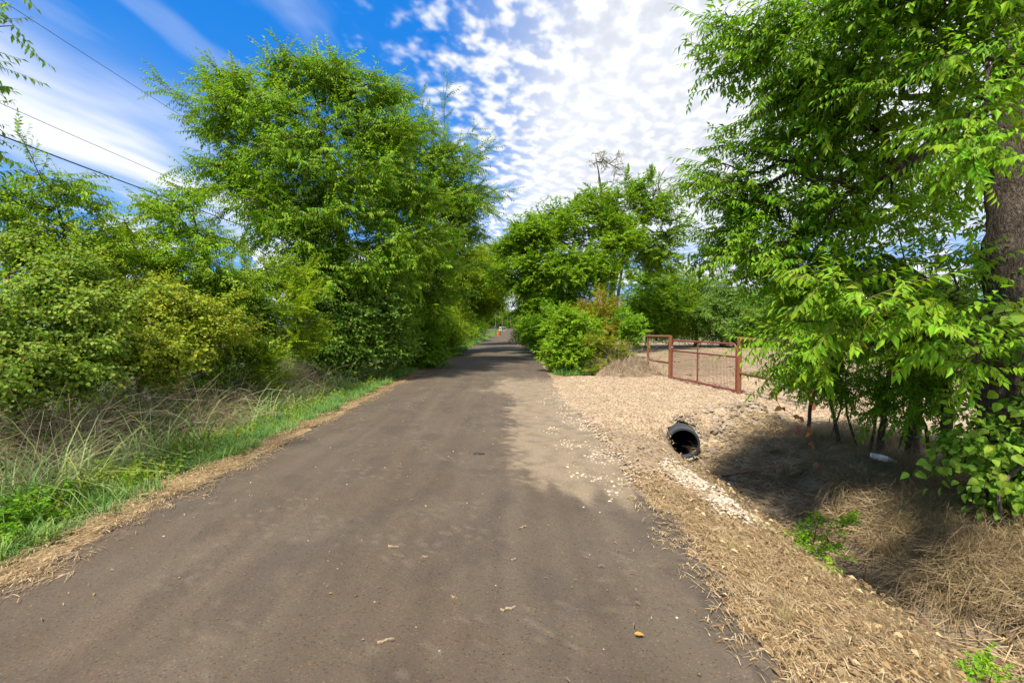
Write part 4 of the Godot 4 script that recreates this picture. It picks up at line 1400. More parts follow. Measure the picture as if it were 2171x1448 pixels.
# ------------------------------------------------------------------ planting
func plant_left() -> void:
	var g := "trees along the left of the lane"
	# tree outside the frame whose twigs hang into the upper left corner
	R.seed = 1
	tree("roadside_tree", "leafy twigs of a tree reaching into the upper left corner", "tree", g,
		[[ground_at(-7.0, 3.4) - Vector3(0, 0.1, 0), 0.16], [Vector3(-6.8, 2.2, -3.7), 0.12], [Vector3(-6.3, 4.6, -4.0), 0.05]],
		[[at(-165, 120, 4.6), Vector3(0.62, 0.55, 0.6), 34], [at(-160, 280, 4.6), Vector3(0.42, 0.35, 0.5), 22], [at(-170, -80, 4.6), Vector3(0.8, 0.6, 0.8), 40], [Vector3(-6.0, 4.0, -2.2), Vector3(0.8, 0.7, 0.8), 34], [Vector3(-6.7, 5.0, -3.4), Vector3(0.9, 0.6, 0.9), 30]],
		{"kind": "hang", "per": 3, "shoots": 8, "reach": 0.35, "rtip": 0.005, "gap": -0.5})
	# the tall elm
	tree("roadside_tree", "tall spreading tree towering over the left side of the lane", "tree", g,
		[[ground_at(-5.6, 16.2) - Vector3(0, 0.1, 0), 0.26], [at(735, 600, 16.2), 0.2], [at(700, 380, 16.3), 0.13], [at(660, 170, 16.4), 0.04]],
		[ball(520, 190, 15.6, 0.8, 30), ball(600, 180, 16, 1.0, 40), ball(800, 215, 16.8, 0.9, 34), ball(835, 275, 17, 0.8, 30), ball(480, 250, 15.6, 1.0, 34), ball(560, 250, 15.5, 1.5, 80), ball(660, 165, 16.4, 1.15, 56), ball(725, 195, 16.8, 1.2, 56), ball(620, 330, 15.2, 1.9, 120), ball(760, 290, 16.8, 1.7, 100),
		 ball(500, 350, 15.4, 0.95, 34), ball(700, 420, 15.2, 2.0, 140), ball(600, 460, 14.8, 1.4, 80), ball(820, 400, 17.0, 1.7, 110), ball(770, 540, 15.6, 1.7, 110), ball(690, 560, 14.6, 1.3, 80), ball(860, 520, 17.2, 1.5, 90), ball(560, 420, 16.0, 1.0, 40)],
		{"kind": "hang", "per": 6, "gf": 0.62, "gap": -0.06, "shoots": 80, "reach": 1.6, "size": 1.75, "spread": 0.24, "rtip": 0.0055, "tint": Color(1.0, 1.02, 0.9)})
	stage("elm")
	tree("roadside_tree", "feathery tree just behind the tallest one, arching toward the lane", "tree", g,
		[[ground_at(-5.2, 22.0) - Vector3(0, 0.1, 0), 0.22], [at(880, 560, 22.0), 0.16], [at(900, 330, 22.0), 0.04]],
		[ball(880, 310, 21.5, 1.6, 60), ball(940, 350, 22, 1.7, 80), ball(930, 450, 21.5, 2.0, 110), ball(960, 520, 23, 1.6, 70), ball(870, 420, 22, 1.8, 80), ball(900, 580, 21.0, 2.1, 110), ball(850, 640, 20.0, 1.6, 70), ball(985, 430, 22, 0.8, 24)],
		{"kind": "hang", "per": 6, "gf": 0.6, "gap": -0.06, "shoots": 90, "reach": 2.0, "size": 1.85, "spread": 0.3, "rtip": 0.0055, "tint": Color(0.9, 0.92, 1.0)})
	tree("roadside_tree", "yellow green tree farther along the left of the lane", "tree", g,
		[[ground_at(-4.9, 33.0) - Vector3(0, 0.1, 0), 0.2], [at(950, 620, 33.0), 0.14], [at(970, 540, 33.0), 0.04]],
		[ball(960, 590, 32, 2.1, 80), ball(1005, 600, 33, 1.9, 80), ball(1025, 570, 36, 1.7, 50), ball(940, 660, 31, 1.6, 60), ball(1000, 650, 34, 1.6, 60)],
		{"kind": "far", "per": 6, "shoots": 24, "reach": 1.5, "size": 2.0, "spread": 0.4, "rtip": 0.01, "tint": Color(1.2, 1.08, 0.8)})
	tree("roadside_tree", "pale trunked roadside tree where the left row narrows", "tree", g,
		[[ground_at(-4.7, 45.0) - Vector3(0, 0.1, 0), 0.2], [at(1003, 640, 45.0), 0.16], [at(1030, 560, 45.0), 0.05]],
		[ball(1030, 570, 45, 2.3, 70), ball(1050, 590, 48, 1.7, 50), ball(1010, 600, 44, 2.0, 50), ball(1045, 630, 47, 1.8, 50)],
		{"kind": "far", "per": 6, "size": 2.4, "spread": 0.5, "rtip": 0.012, "tint": Color(1.05, 1.0, 0.8), "bark": Color(0.40, 0.36, 0.31)})
	stage("left trees")
	# saplings out of the thicket
	tree("sapling", "tall thin sapling with drooping twigs at the far left", "tree", "saplings above the left thicket",
		[[ground_at(-8.2, 8.6) - Vector3(0, 0.1, 0), 0.05], [at(160, 620, 8.6), 0.04], [at(110, 380, 8.6), 0.015]],
		[ball(100, 390, 8.6, 0.40, 16), ball(60, 450, 8.4, 0.43, 18), ball(180, 420, 8.6, 0.36, 12), ball(110, 520, 8.4, 0.61, 33), ball(210, 520, 8.8, 0.43, 19), ball(100, 600, 8.2, 0.58, 30)],
		{"kind": "hang", "per": 5, "shoots": 16, "reach": 0.9, "size": 1.15, "rtip": 0.004, "gap": -0.3, "tint": Color(1.1, 1.05, 0.8)})
	tree("sapling", "slender bright sapling left of the tallest tree", "tree", "saplings above the left thicket",
		[[ground_at(-7.0, 11.0) - Vector3(0, 0.1, 0), 0.05], [at(450, 620, 11.0), 0.04], [at(395, 400, 11.0), 0.012]],
		[ball(395, 410, 11, 0.40, 15), ball(370, 470, 10.8, 0.54, 27), ball(440, 500, 11, 0.54, 27), ball(400, 560, 10.6, 0.68, 40), ball(480, 580, 10.8, 0.58, 30), ball(340, 430, 11, 0.36, 10)],
		{"kind": "hang", "per": 5, "shoots": 18, "reach": 0.9, "size": 1.2, "rtip": 0.004, "gap": -0.3, "tint": Color(1.12, 1.1, 0.8)})
	tree("sapling", "short leaning sapling between the two taller saplings", "tree", "saplings above the left thicket",
		[[ground_at(-8.3, 10.0) - Vector3(0, 0.1, 0), 0.05], [at(258, 640, 10.0), 0.045], [at(270, 480, 10.0), 0.015]],
		[ball(260, 500, 10, 0.58, 30), ball(200, 540, 9.8, 0.50, 25), ball(300, 550, 10, 0.50, 25), ball(250, 580, 9.8, 0.58, 25)],
		{"kind": "hang", "per": 5, "shoots": 10, "reach": 0.8, "size": 1.2, "rtip": 0.004, "gap": -0.3, "tint": Color(1.25, 1.12, 0.7)})
	# thicket draped with vines
	var v := "vine covered bushes of the left thicket"
	tree("vine_bush", "vine draped bush with heart shaped leaves at the far left", "bush", v,
		[[ground_at(-7.0, 6.6) - Vector3(0, 0.1, 0), 0.05], [Vector3(-7.0, 1.0, -6.6), 0.04], [Vector3(-7.0, 1.9, -6.7), 0.02]],
		[ball(20, 690, 6.4, 0.75, 70), ball(-90, 720, 6.2, 0.9, 60), ball(50, 760, 6.3, 0.6, 70), ball(150, 700, 7.0, 0.75, 90), ball(20, 830, 6.1, 0.4, 20), ball(170, 800, 6.8, 0.45, 30), ball(110, 600, 7.2, 0.6, 60), ball(70, 540, 7.6, 0.4, 30), ball(200, 610, 8.0, 0.5, 34)],
		{"kind": "vine", "per": 7, "rtip": 0.003, "spread": 0.12, "gf": 0.9, "gap": -0.14, "shoots": 26, "reach": 0.7, "single": 240, "from": 2, "tint": Color(1.0, 1.0, 1.0), "bark": Color(0.20, 0.15, 0.10)})
	tree("vine_bush", "low yellow green vine bush in the middle of the thicket", "bush", v,
		[[ground_at(-7.3, 9.2) - Vector3(0, 0.1, 0), 0.05], [Vector3(-7.3, 1.0, -9.2), 0.04], [Vector3(-7.2, 1.8, -9.2), 0.02]],
		[ball(270, 690, 8.6, 0.8, 90), ball(350, 685, 9.0, 0.8, 90), ball(290, 760, 8.3, 0.6, 60), ball(420, 700, 9.6, 0.8, 80), ball(370, 770, 8.8, 0.55, 50), ball(220, 740, 7.9, 0.6, 60), ball(320, 630, 9.2, 0.5, 40)],
		{"kind": "vine", "per": 7, "rtip": 0.003, "spread": 0.13, "gf": 0.9, "gap": -0.14, "shoots": 26, "reach": 0.7, "from": 2, "tint": Color(1.35, 1.12, 0.75), "bark": Color(0.22, 0.16, 0.11)})
	tree("vine_bush", "darker vine bush at the foot of the slender sapling", "bush", v,
		[[ground_at(-7.0, 11.2) - Vector3(0, 0.1, 0), 0.05], [Vector3(-7.0, 1.0, -11.2), 0.04], [Vector3(-6.8, 2.2, -11.2), 0.02]],
		[ball(480, 650, 11, 1.0, 80), ball(540, 700, 11.6, 1.0, 80), ball(470, 760, 10.4, 0.85, 70), ball(430, 640, 10.6, 0.8, 50), ball(560, 620, 12.0, 0.9, 60)],
		{"kind": "vine", "per": 7, "rtip": 0.003, "spread": 0.14, "gf": 0.9, "gap": -0.14, "shoots": 26, "reach": 0.8, "from": 2, "tint": Color(0.92, 1.0, 0.8), "bark": Color(0.20, 0.15, 0.10)})
	tree("leafy_shrub", "bright lime green shrub with feathery leaves before the tallest tree", "shrub", v,
		[[ground_at(-5.9, 11.6) - Vector3(0, 0.1, 0), 0.04], [Vector3(-5.9, 1.0, -11.6), 0.03], [Vector3(-5.8, 2.2, -11.6), 0.015]],
		[ball(600, 660, 11.6, 0.7, 60), ball(580, 730, 11.4, 0.65, 60), ball(640, 710, 12.0, 0.6, 44), ball(570, 790, 11.2, 0.5, 34), ball(610, 590, 12.0, 0.5, 30)],
		{"kind": "elm", "per": 8, "shoots": 26, "reach": 0.6, "size": 0.95, "rtip": 0.003, "spread": 0.16, "from": 2, "tint": Color(1.35, 1.2, 0.8)})
	tree("vine_bush", "dark creeper mass clothing the tallest tree's trunk", "bush", v,
		[[ground_at(-5.3, 15.6) - Vector3(0, 0.1, 0), 0.06], [Vector3(-5.2, 1.6, -15.6), 0.05], [Vector3(-5.2, 3.2, -15.6), 0.03]],
		[ball(720, 640, 15.2, 1.3, 100), ball(790, 660, 15.8, 1.3, 100), ball(740, 730, 15.0, 1.1, 80), ball(820, 720, 16.0, 1.0, 70), ball(660, 620, 14.6, 1.0, 70), ball(680, 720, 14.4, 0.8, 50)],
		{"kind": "vine", "per": 8, "size": 1.5, "rtip": 0.004, "spread": 0.2, "gap": -0.35, "from": 2, "tint": Color(0.72, 0.86, 0.8)})
	tree("leafy_shrub", "rounded dark shrub under the feathery tree", "shrub", v,
		[[ground_at(-5.4, 20.0) - Vector3(0, 0.1, 0), 0.06], [Vector3(-5.3, 1.2, -20.0), 0.04], [Vector3(-5.2, 2.2, -20.0), 0.02]],
		[ball(830, 700, 19, 1.3, 70), ball(880, 710, 21, 1.3, 70), ball(860, 650, 20.5, 1.3, 60), ball(900, 750, 20, 0.8, 34)],
		{"kind": "oak", "per": 8, "size": 1.7, "rtip": 0.005, "spread": 0.28, "from": 2, "tint": Color(0.8, 0.92, 0.9)})
	tree("leafy_shrub", "lighter shrub on the verge beyond the dark shrub", "shrub", v,
		[[ground_at(-5.2, 28.0) - Vector3(0, 0.1, 0), 0.06], [Vector3(-5.1, 1.2, -28.0), 0.04], [Vector3(-5.1, 2.0, -28.0), 0.02]],
		[ball(930, 700, 28, 1.4, 60), ball(900, 680, 27, 1.5, 60), ball(960, 710, 30, 1.2, 44)],
		{"kind": "far", "per": 8, "size": 1.7, "rtip": 0.006, "spread": 0.36, "from": 2, "tint": Color(1.1, 1.05, 0.9)})
	tree("leafy_shrub", "low weedy shrub nearest the lane in the lower left", "shrub", "",
		[[ground_at(-4.35, 3.9) - Vector3(0, 0.1, 0), 0.008], [ground_at(-4.35, 3.9) + Vector3(0, 0.1, 0), 0.006], [ground_at(-4.35, 3.9) + Vector3(0.02, 0.2, 0), 0.004]],
		[[ground_at(-4.3, 3.95) + Vector3(0, 0.16, 0), Vector3(0.30, 0.2, 0.30), 40], [ground_at(-4.6, 4.4) + Vector3(0, 0.16, 0), Vector3(0.3, 0.18, 0.35), 36], [ground_at(-4.2, 3.5) + Vector3(0, 0.12, 0), Vector3(0.25, 0.14, 0.25), 26]],
		{"kind": "oak", "per": 4, "size": 0.55, "rtip": 0.0018, "spread": 0.05, "from": 1, "gap": -0.6, "tint": Color(0.9, 1.1, 1.3)})
	stage("left bushes")

func plant_right() -> void:
	var g := "trees along the right of the lane"
	tree("broadleaf_tree", "broad dense green tree right of the lane beyond the driveway", "tree", g,
		[[ground_at(4.2, 30.0) - Vector3(0, 0.1, 0), 0.3], [at(1212, 620, 30.0), 0.2], [at(1220, 470, 30.0), 0.05]],
		[ball(1125, 500, 29, 1.7, 80), ball(1180, 480, 30, 1.9, 90), ball(1250, 460, 31, 2.1, 100), ball(1115, 580, 29.5, 1.9, 90), ball(1190, 570, 28.5, 2.1, 110), ball(1265, 570, 29.5, 2.2, 110), ball(1310, 510, 31, 1.9, 80), ball(1150, 660, 29, 1.9, 80), ball(1090, 520, 29.5, 0.9, 26), ball(1230, 650, 28.5, 1.8, 70)],
		{"kind": "oak", "per": 10, "gf": 0.5, "gap": -0.04, "shoots": 40, "reach": 1.1, "size": 1.8, "spread": 0.34, "rtip": 0.009, "tint": Color(1.0, 1.05, 0.8)})
	tree("broadleaf_tree", "taller tree behind with pale limbs leaning right over the field", "tree", g,
		[[ground_at(6.6, 34.0) - Vector3(0, 0.1, 0), 0.3], [at(1300, 600, 34.0), 0.22], [at(1350, 470, 34.0), 0.08]],
		[ball(1300, 440, 34, 1.5, 50), ball(1350, 410, 34, 1.4, 56), ball(1390, 450, 34, 1.6, 70), ball(1410, 500, 34, 1.1, 36), ball(1370, 530, 34, 1.5, 56), ball(1330, 500, 33, 1.6, 56), ball(1390, 560, 35, 1.3, 40)],
		{"kind": "oak", "per": 6, "shoots": 22, "reach": 1.2, "size": 2.0, "spread": 0.36, "rtip": 0.011, "gap": -0.05, "tint": Color(0.95, 1.0, 0.8), "bark": Color(0.36, 0.32, 0.27)})
	tree("dying_tree", "half dead treetop with bare forked limbs and sparse yellow leaves", "tree", g,
		[[ground_at(8.0, 40.0) - Vector3(0, 0.1, 0), 0.25], [at(1280, 520, 40.0), 0.2], [at(1276, 420, 40.0), 0.15], [at(1270, 370, 40.0), 0.09], [at(1262, 325, 40.0), 0.03]],
		[ball(1292, 410, 40, 0.15, 2), ball(1302, 385, 40, 0.15, 2), ball(1306, 358, 40, 0.2, 3), ball(1310, 335, 40, 0.5, 6), ball(1268, 338, 40, 0.75, 12), ball(1284, 345, 40, 0.6, 8), ball(1312, 362, 40, 0.5, 7), ball(1258, 440, 40, 1.0, 20)],
		{"kind": "gold", "per": 5, "shoots": 0, "size": 1.3, "spread": 0.25, "rtip": 0.012, "from": 9, "gap": -0.9, "tint": Color(0.75, 0.75, 0.8), "bark": Color(0.16, 0.13, 0.105)})
	tree("dying_tree", "bare grey twigs of a dead limb standing right of the treetops", "tree", g,
		[[ground_at(7.4, 35.5) - Vector3(0, 0.1, 0), 0.14], [at(1320, 560, 35.5), 0.11], [at(1385, 440, 35.5), 0.03]],
		[ball(1420, 400, 35.5, 0.8, 12), ball(1400, 390, 35.5, 0.7, 8), ball(1435, 425, 35.5, 0.6, 8)],
		{"kind": "gold", "per": 0, "shoots": 26, "reach": 1.3, "rtip": 0.010, "from": 8, "gap": -0.9, "bark": Color(0.36, 0.32, 0.28)})
	stage("right trees")
	# edge of the wood beyond the field
	var w := "wood edge beyond the cleared field"
	var edge := [[1370, 40.0, 600, 2.3, "oak", Color(0.9, 1.0, 0.85), "dark green tree at the left end of the wood edge"], [1420, 42.0, 615, 2.4, "far", Color(1.0, 1.0, 1.0), "pale twiggy tree next along the wood edge"], [1475, 43.0, 610, 2.5, "oak", Color(1.12, 1.08, 0.8), "yellowish tree in the middle of the wood edge"],
		[1530, 41.0, 620, 2.4, "vine", Color(0.75, 0.92, 1.1), "dark blue green rounded tree on the wood edge"], [1585, 42.0, 640, 2.3, "oak", Color(0.75, 0.9, 0.95), "dark tree at the wood edge behind the gate's right post"], [1650, 44.0, 630, 2.4, "oak", Color(0.9, 1.0, 0.9), "wood edge tree behind the near branches"]]
	for e in edge:
		var d: float = e[1]
		var px: float = e[0]
		var by := ground_at((px - 1085.5) / F * d, d)
		tree("wood_edge_tree", e[6], "tree", w,
			[[by - Vector3(0, 0.1, 0), 0.16], [at(px + 6, 680, d), 0.11], [at(px, e[2], d), 0.03]],
			[ball(px, e[2], d, e[3] * 0.8, 70), ball(px - 30, e[2] + 45, d - 0.6, e[3] * 0.75, 66), ball(px + 32, e[2] + 45, d - 0.4, e[3] * 0.75, 66), ball(px - 10, e[2] + 78, d - 1.0, e[3] * 0.6, 44), ball(px + 24, e[2] + 80, d - 0.8, e[3] * 0.5, 30)],
			{"kind": e[4], "per": 6, "size": 2.2, "spread": 0.4, "rtip": 0.012, "tint": e[5], "shoots": 12, "reach": 1.0, "bark": Color(0.26, 0.22, 0.19)})
	# bushes between the lane and the field
	tree("leafy_shrub", "bright green bush at the lane's right edge beyond the driveway", "shrub", "",
		[[ground_at(2.6, 19.2) - Vector3(0, 0.1, 0), 0.05], [Vector3(2.6, 0.8, -19.2), 0.03], [Vector3(2.6, 1.7, -19.2), 0.015]],
		[ball(1200, 690, 19, 0.75, 60), ball(1180, 740, 18.6, 0.65, 50), ball(1230, 730, 18.8, 0.75, 60), ball(1205, 770, 18.2, 0.6, 40), ball(1240, 690, 19.5, 0.6, 40)],
		{"kind": "oak", "per": 8, "shoots": 26, "reach": 0.6, "size": 1.2, "rtip": 0.004, "spread": 0.2, "from": 2, "tint": Color(1.1, 1.12, 1.0)})
	tree("leafy_shrub", "olive brown twiggy bush behind the soil heap", "shrub", "",
		[[ground_at(3.7, 18.2) - Vector3(0, 0.1, 0), 0.05], [Vector3(3.7, 0.6, -18.2), 0.03], [Vector3(3.7, 1.2, -18.2), 0.015]],
		[ball(1270, 740, 18.2, 0.7, 50), ball(1310, 745, 18.2, 0.6, 44), ball(1285, 775, 17.8, 0.6, 40), ball(1330, 765, 18.0, 0.35, 20)],
		{"kind": "elm", "per": 5, "shoots": 30, "reach": 0.5, "size": 0.95, "rtip": 0.004, "spread": 0.18, "from": 2, "tint": Color(1.15, 0.82, 0.9), "bark": Color(0.30, 0.22, 0.15)})
	tree("leafy_shrub", "golden shrub spreading its ferny sprays above the bushes", "shrub", "",
		[[ground_at(4.4, 22.0) - Vector3(0, 0.1, 0), 0.04], [at(1265, 700, 22.0), 0.03], [at(1255, 660, 22.0), 0.015]],
		[ball(1240, 655, 22, 0.45, 12), ball(1285, 655, 22, 0.45, 12), ball(1260, 680, 21.8, 0.55, 16), ball(1290, 685, 21.8, 0.4, 10)],
		{"kind": "gold", "per": 5, "shoots": 16, "reach": 1.0, "size": 1.4, "rtip": 0.005, "spread": 0.1, "gap": -0.8, "from": 3})
	tree("leafy_shrub", "dark bush filling the gap under the broad right tree", "shrub", "",
		[[ground_at(4.0, 26.0) - Vector3(0, 0.1, 0), 0.06], [Vector3(4.0, 1.0, -26.0), 0.04], [Vector3(4.0, 2.2, -26.0), 0.02]],
		[ball(1180, 690, 25, 1.2, 60), ball(1250, 690, 26, 1.3, 60), ball(1310, 690, 27, 1.3, 60), ball(1140, 700, 27, 1.0, 40), ball(1340, 700, 26, 0.9, 30)],
		{"kind": "oak", "per": 7, "size": 1.8, "rtip": 0.006, "spread": 0.3, "from": 2, "tint": Color(0.85, 1.0, 0.9)})
	tree("leafy_shrub", "verge bush farther along under the right row", "shrub", "",
		[[ground_at(2.9, 36.0) - Vector3(0, 0.1, 0), 0.06], [Vector3(3.0, 1.0, -36.0), 0.04], [Vector3(3.0, 2.2, -36.0), 0.02]],
		[ball(1140, 690, 36, 1.4, 50), ball(1160, 670, 36, 1.5, 50), ball(1125, 710, 35, 0.9, 30), ball(1150, 630, 38, 1.8, 60)],
		{"kind": "far", "per": 7, "size": 1.8, "rtip": 0.008, "spread": 0.4, "from": 2, "tint": Color(1.0, 1.05, 0.9)})
	stage("right bushes")

func plant_far() -> void:
	# rows closing the view down the lane
	var gl := "distant trees closing the lane"
	for k in 7:
		var d := 56.0 + k * 17.0
		for side in [-1.0, 1.0]:
			R.seed = 900 + k * 2 + int(side)
			var x: float = (-6.4 - 0.25 * k if side < 0 else 4.2 + 0.1 * k) + rr(-0.4, 0.4) + bend(d)
			if side < 0 and k > 1: x -= 3.0
			var b := ground_at(x, d)
			var hh := rr(7.0, 9.0)
			var c := b + Vector3(0, hh * 0.58, 0)
			tree("roadside_tree", "distant roadside tree in the left row closing the lane" if side < 0 else "distant roadside tree in the right row closing the lane", "tree", gl + (" on the left" if side < 0 else " on the right"),
				[[b - Vector3(0, 0.1, 0), 0.2], [b + Vector3(0, hh * 0.4, 0), 0.15], [b + Vector3(0, hh * 0.85, 0), 0.05]],
				[[c, Vector3(2.6, hh * 0.36, 4.0), 70], [c + Vector3(0, hh * 0.22, 1), Vector3(1.9, 1.7, 2.5), 34], [b + Vector3(-0.4 * side, 1.4, 0), Vector3(2.0, 1.3, 5.0), 46]],
				{"kind": "far", "per": 6, "size": 3.0, "spread": 0.6, "rtip": 0.015, "tint": Color(rr(0.9, 1.15), rr(0.95, 1.1), 0.85)})
	for k in 5:
		R.seed = 700 + k
		var b := ground_at(-1.0 + k * 4.5 - 9.0, 215.0 + 8.0 * (k % 2))
		tree("roadside_tree", "tree at the very end of the lane", "tree", "trees at the end of the lane",
			[[b - Vector3(0, 0.1, 0), 0.3], [b + Vector3(0, 4, 0), 0.2], [b + Vector3(0, 7, 0), 0.08]],
			[[b + Vector3(0, 4.2, 0), Vector3(4, 4.0, 4), 60]], {"kind": "far", "per": 5, "size": 5.0, "spread": 1.0, "rtip": 0.03, "tint": Color(0.8, 0.95, 1.0)})
	# treeline on the far side of the field
	for k in 9:
		R.seed = 500 + k
		var b := ground_at(46.0 + k * 9.0 + rr(-2, 2), 70.0 + rr(-4, 4))
		var hh := rr(6.0, 9.0)
		tree("field_edge_tree", "distant tree across the field seen through the near leaves", "tree", "far treeline across the field",
			[[b - Vector3(0, 0.1, 0), 0.25], [b + Vector3(0, hh * 0.4, 0), 0.18], [b + Vector3(0, hh * 0.8, 0), 0.06]],
			[[b + Vector3(0, hh * 0.5, 0), Vector3(5.2, hh * 0.45, 4), 70]], {"kind": "far", "per": 5, "size": 4.0, "spread": 0.9, "rtip": 0.02, "tint": Color(1.0, 1.05, 0.9)})
	stage("far trees")

func plant_near_right() -> void:
	var b := ground_at(5.05, 4.75)
	tree("broadleaf_tree", "large near tree with thick dark trunk filling the right edge", "tree", "",
		[[b - Vector3(0, 0.15, 0), 0.25], [Vector3(5.02, 1.6, -4.75), 0.215], [Vector3(5.04, 3.4, -4.8), 0.18], [Vector3(5.0, 5.6, -4.8), 0.12]],
		[ball(1575, 130, 5.33, 0.28, 7, 0.6), ball(1625, 80, 5.16, 0.35, 12), ball(1715, 80, 4.82, 0.57, 32), ball(1780, 60, 5.00, 0.70, 38), ball(1900, 50, 4.40, 0.70, 41), ball(2020, 40, 4.00, 0.65, 35), ball(2110, 20, 3.80, 0.45, 19),
		 ball(1715, 215, 5.07, 0.37, 19), ball(1760, 200, 5.20, 0.60, 35), ball(1880, 190, 4.60, 0.60, 37), ball(2000, 190, 4.20, 0.50, 25), ball(1685, 330, 5.33, 0.37, 17), ball(1765, 340, 4.99, 0.53, 32), ball(1820, 360, 5.20, 0.50, 27), ball(1940, 330, 5.20, 0.45, 16),
		 ball(1585, 395, 5.59, 0.26, 10), ball(1645, 440, 5.42, 0.37, 21), ball(1745, 460, 4.99, 0.48, 31), ball(1810, 480, 5.20, 0.55, 31), ball(1930, 450, 5.60, 0.45, 14), ball(1590, 520, 5.59, 0.26, 11, 0.6), ball(1685, 555, 5.16, 0.40, 25), ball(1795, 580, 5.00, 0.50, 31), ball(1860, 600, 5.00, 0.45, 25), ball(1980, 590, 4.80, 0.40, 15),
		 ball(1735, 640, 5.60, 0.34, 19, 0.6), ball(1780, 670, 5.20, 0.40, 21, 0.7), ball(1890, 710, 5.00, 0.40, 17), ball(1990, 710, 4.80, 0.34, 11), ball(1720, 730, 4.90, 0.16, 6, 0.4), ball(1515, 150, 5.42, 0.12, 4, 0.5), ball(1775, 690, 3.60, 0.14, 6, 0.5), ball(1830, 650, 3.40, 0.16, 7, 0.6), ball(1960, 660, 3.30, 0.14, 5, 0.6), ball(2060, 250, 3.40, 0.16, 7), ball(2080, 760, 3.60, 0.12, 4), ball(2030, 300, 5.60, 0.50, 14), ball(2040, 430, 5.40, 0.50, 14), ball(1980, 400, 6.00, 0.60, 16), ball(2060, 560, 5.20, 0.40, 10), ball(1545, 60, 5.33, 0.22, 6), ball(1645, 180, 5.25, 0.26, 9), ball(1515, 350, 5.68, 0.18, 5), ball(1525, 420, 5.68, 0.22, 6), ball(1535, 520, 5.68, 0.19, 6, 0.5), ball(2110, 150, 3.60, 0.30, 14), ball(1740, 760, 4.90, 0.14, 4, 0.4)],
		{"kind": "hang", "per": 4, "shoots": 60, "reach": 0.7, "size": 1.08, "spread": 0.12, "rtip": 0.0042, "gap": -0.16, "single": 300, "from": 16, "sides": 56, "rings": 16, "tint": Color(0.95, 1.04, 0.9), "bark": Color(0.21, 0.175, 0.14)})
	stage("near tree")
	# suckers and saplings on the fence line
	var sap := [[1718, 7.6, 0.4, 0.03, 20, "sapling stem nearest the gate on the fence line"], [1790, 7.0, -0.5, 0.028, 18, "thin forked sapling second from the gate"], [1868, 6.4, 0.3, 0.045, 20, "dark forked sapling in the middle of the fence line"], [1935, 6.2, 0.1, 0.085, 24, "straight sapling trunk left of the big trunk, thickest of the saplings"],
		[2045, 5.6, -0.35, 0.07, 20, "crooked dark stem just left of the big trunk"], [1985, 6.0, -0.75, 0.022, 5, "thin stick leaning left at the foot of the thick sapling"], [1760, 7.3, 0.7, 0.016, 4, "wiry grey stem leaning right near the gate's brace"], [1830, 6.8, -0.6, 0.018, 5, "wiry grey stem left of the dark forked sapling"], [1848, 6.5, 0.25, 0.02, 4, "bare thin stem touching the dark forked sapling"], [1905, 6.6, 0.5, 0.014, 4, "whip thin stem just left of the thickest sapling"]]
	for s in sap:
		R.seed = int(s[0])
		var d: float = s[1]
		var px: float = s[0]
		var x := (px - 1085.5) / F * d
		var g := ground_at(x, d)
		var t3: float = s[3]
		var ln: float = s[2]
		var na: int = s[4]
		tree("sapling", s[5], "tree", "saplings on the right fence line",
			[[g - Vector3(0, 0.1, 0), t3], [g + Vector3(ln * 0.25 + rr(-0.06, 0.06), 0.5, rr(-0.06, 0.06)), t3 * 0.9], [g + Vector3(ln * 0.45 + rr(-0.1, 0.1), 1.1, rr(-0.1, 0.1)), t3 * 0.7], [g + Vector3(ln * 0.9, 2.0, 0), t3 * 0.35]],
			[[g + Vector3(ln * 0.5 - 0.1, 0.95, 0.1), Vector3(0.45, 0.32, 0.4), int(na * 0.8)], [g + Vector3(ln * 0.7 + 0.1, 1.35, 0.1), Vector3(0.5, 0.4, 0.45), na], [g + Vector3(ln * 0.9, 1.85, 0), Vector3(0.45, 0.4, 0.45), int(na * 0.8)]],
			{"kind": "hang", "per": 4, "size": 0.8, "spread": 0.08, "rtip": 0.003, "gap": -0.3, "from": 2, "tint": Color(0.8, 0.95, 0.9), "bark": Color(0.17, 0.145, 0.12), "shoots": 7, "reach": 0.5})
	# climbing leaves on and around the big trunk
	tree("vine_bush", "broad leaved creeper climbing the big trunk at the right edge", "vine", "",
		[[ground_at(4.85, 4.4) - Vector3(0, 0.05, 0), 0.012], [Vector3(4.85, 0.8, -4.45), 0.010], [Vector3(4.88, 1.7, -4.45), 0.006]],
		[[Vector3(4.8, 0.32, -4.35), Vector3(0.4, 0.25, 0.25), 22], [Vector3(4.5, 0.6, -4.5), Vector3(0.3, 0.3, 0.25), 12], [Vector3(4.95, 1.1, -4.35), Vector3(0.25, 0.35, 0.15), 9], [Vector3(4.6, 1.7, -4.4), Vector3(0.3, 0.3, 0.2), 9]],
		{"kind": "vine", "per": 4, "size": 1.45, "rtip": 0.002, "spread": 0.06, "from": 1, "gap": -0.7, "single": 150, "tint": Color(0.75, 0.95, 0.8)})
	# a fresh sprout on the shoulder and small weeds
	var sp := ground_at(2.75, 4.25)
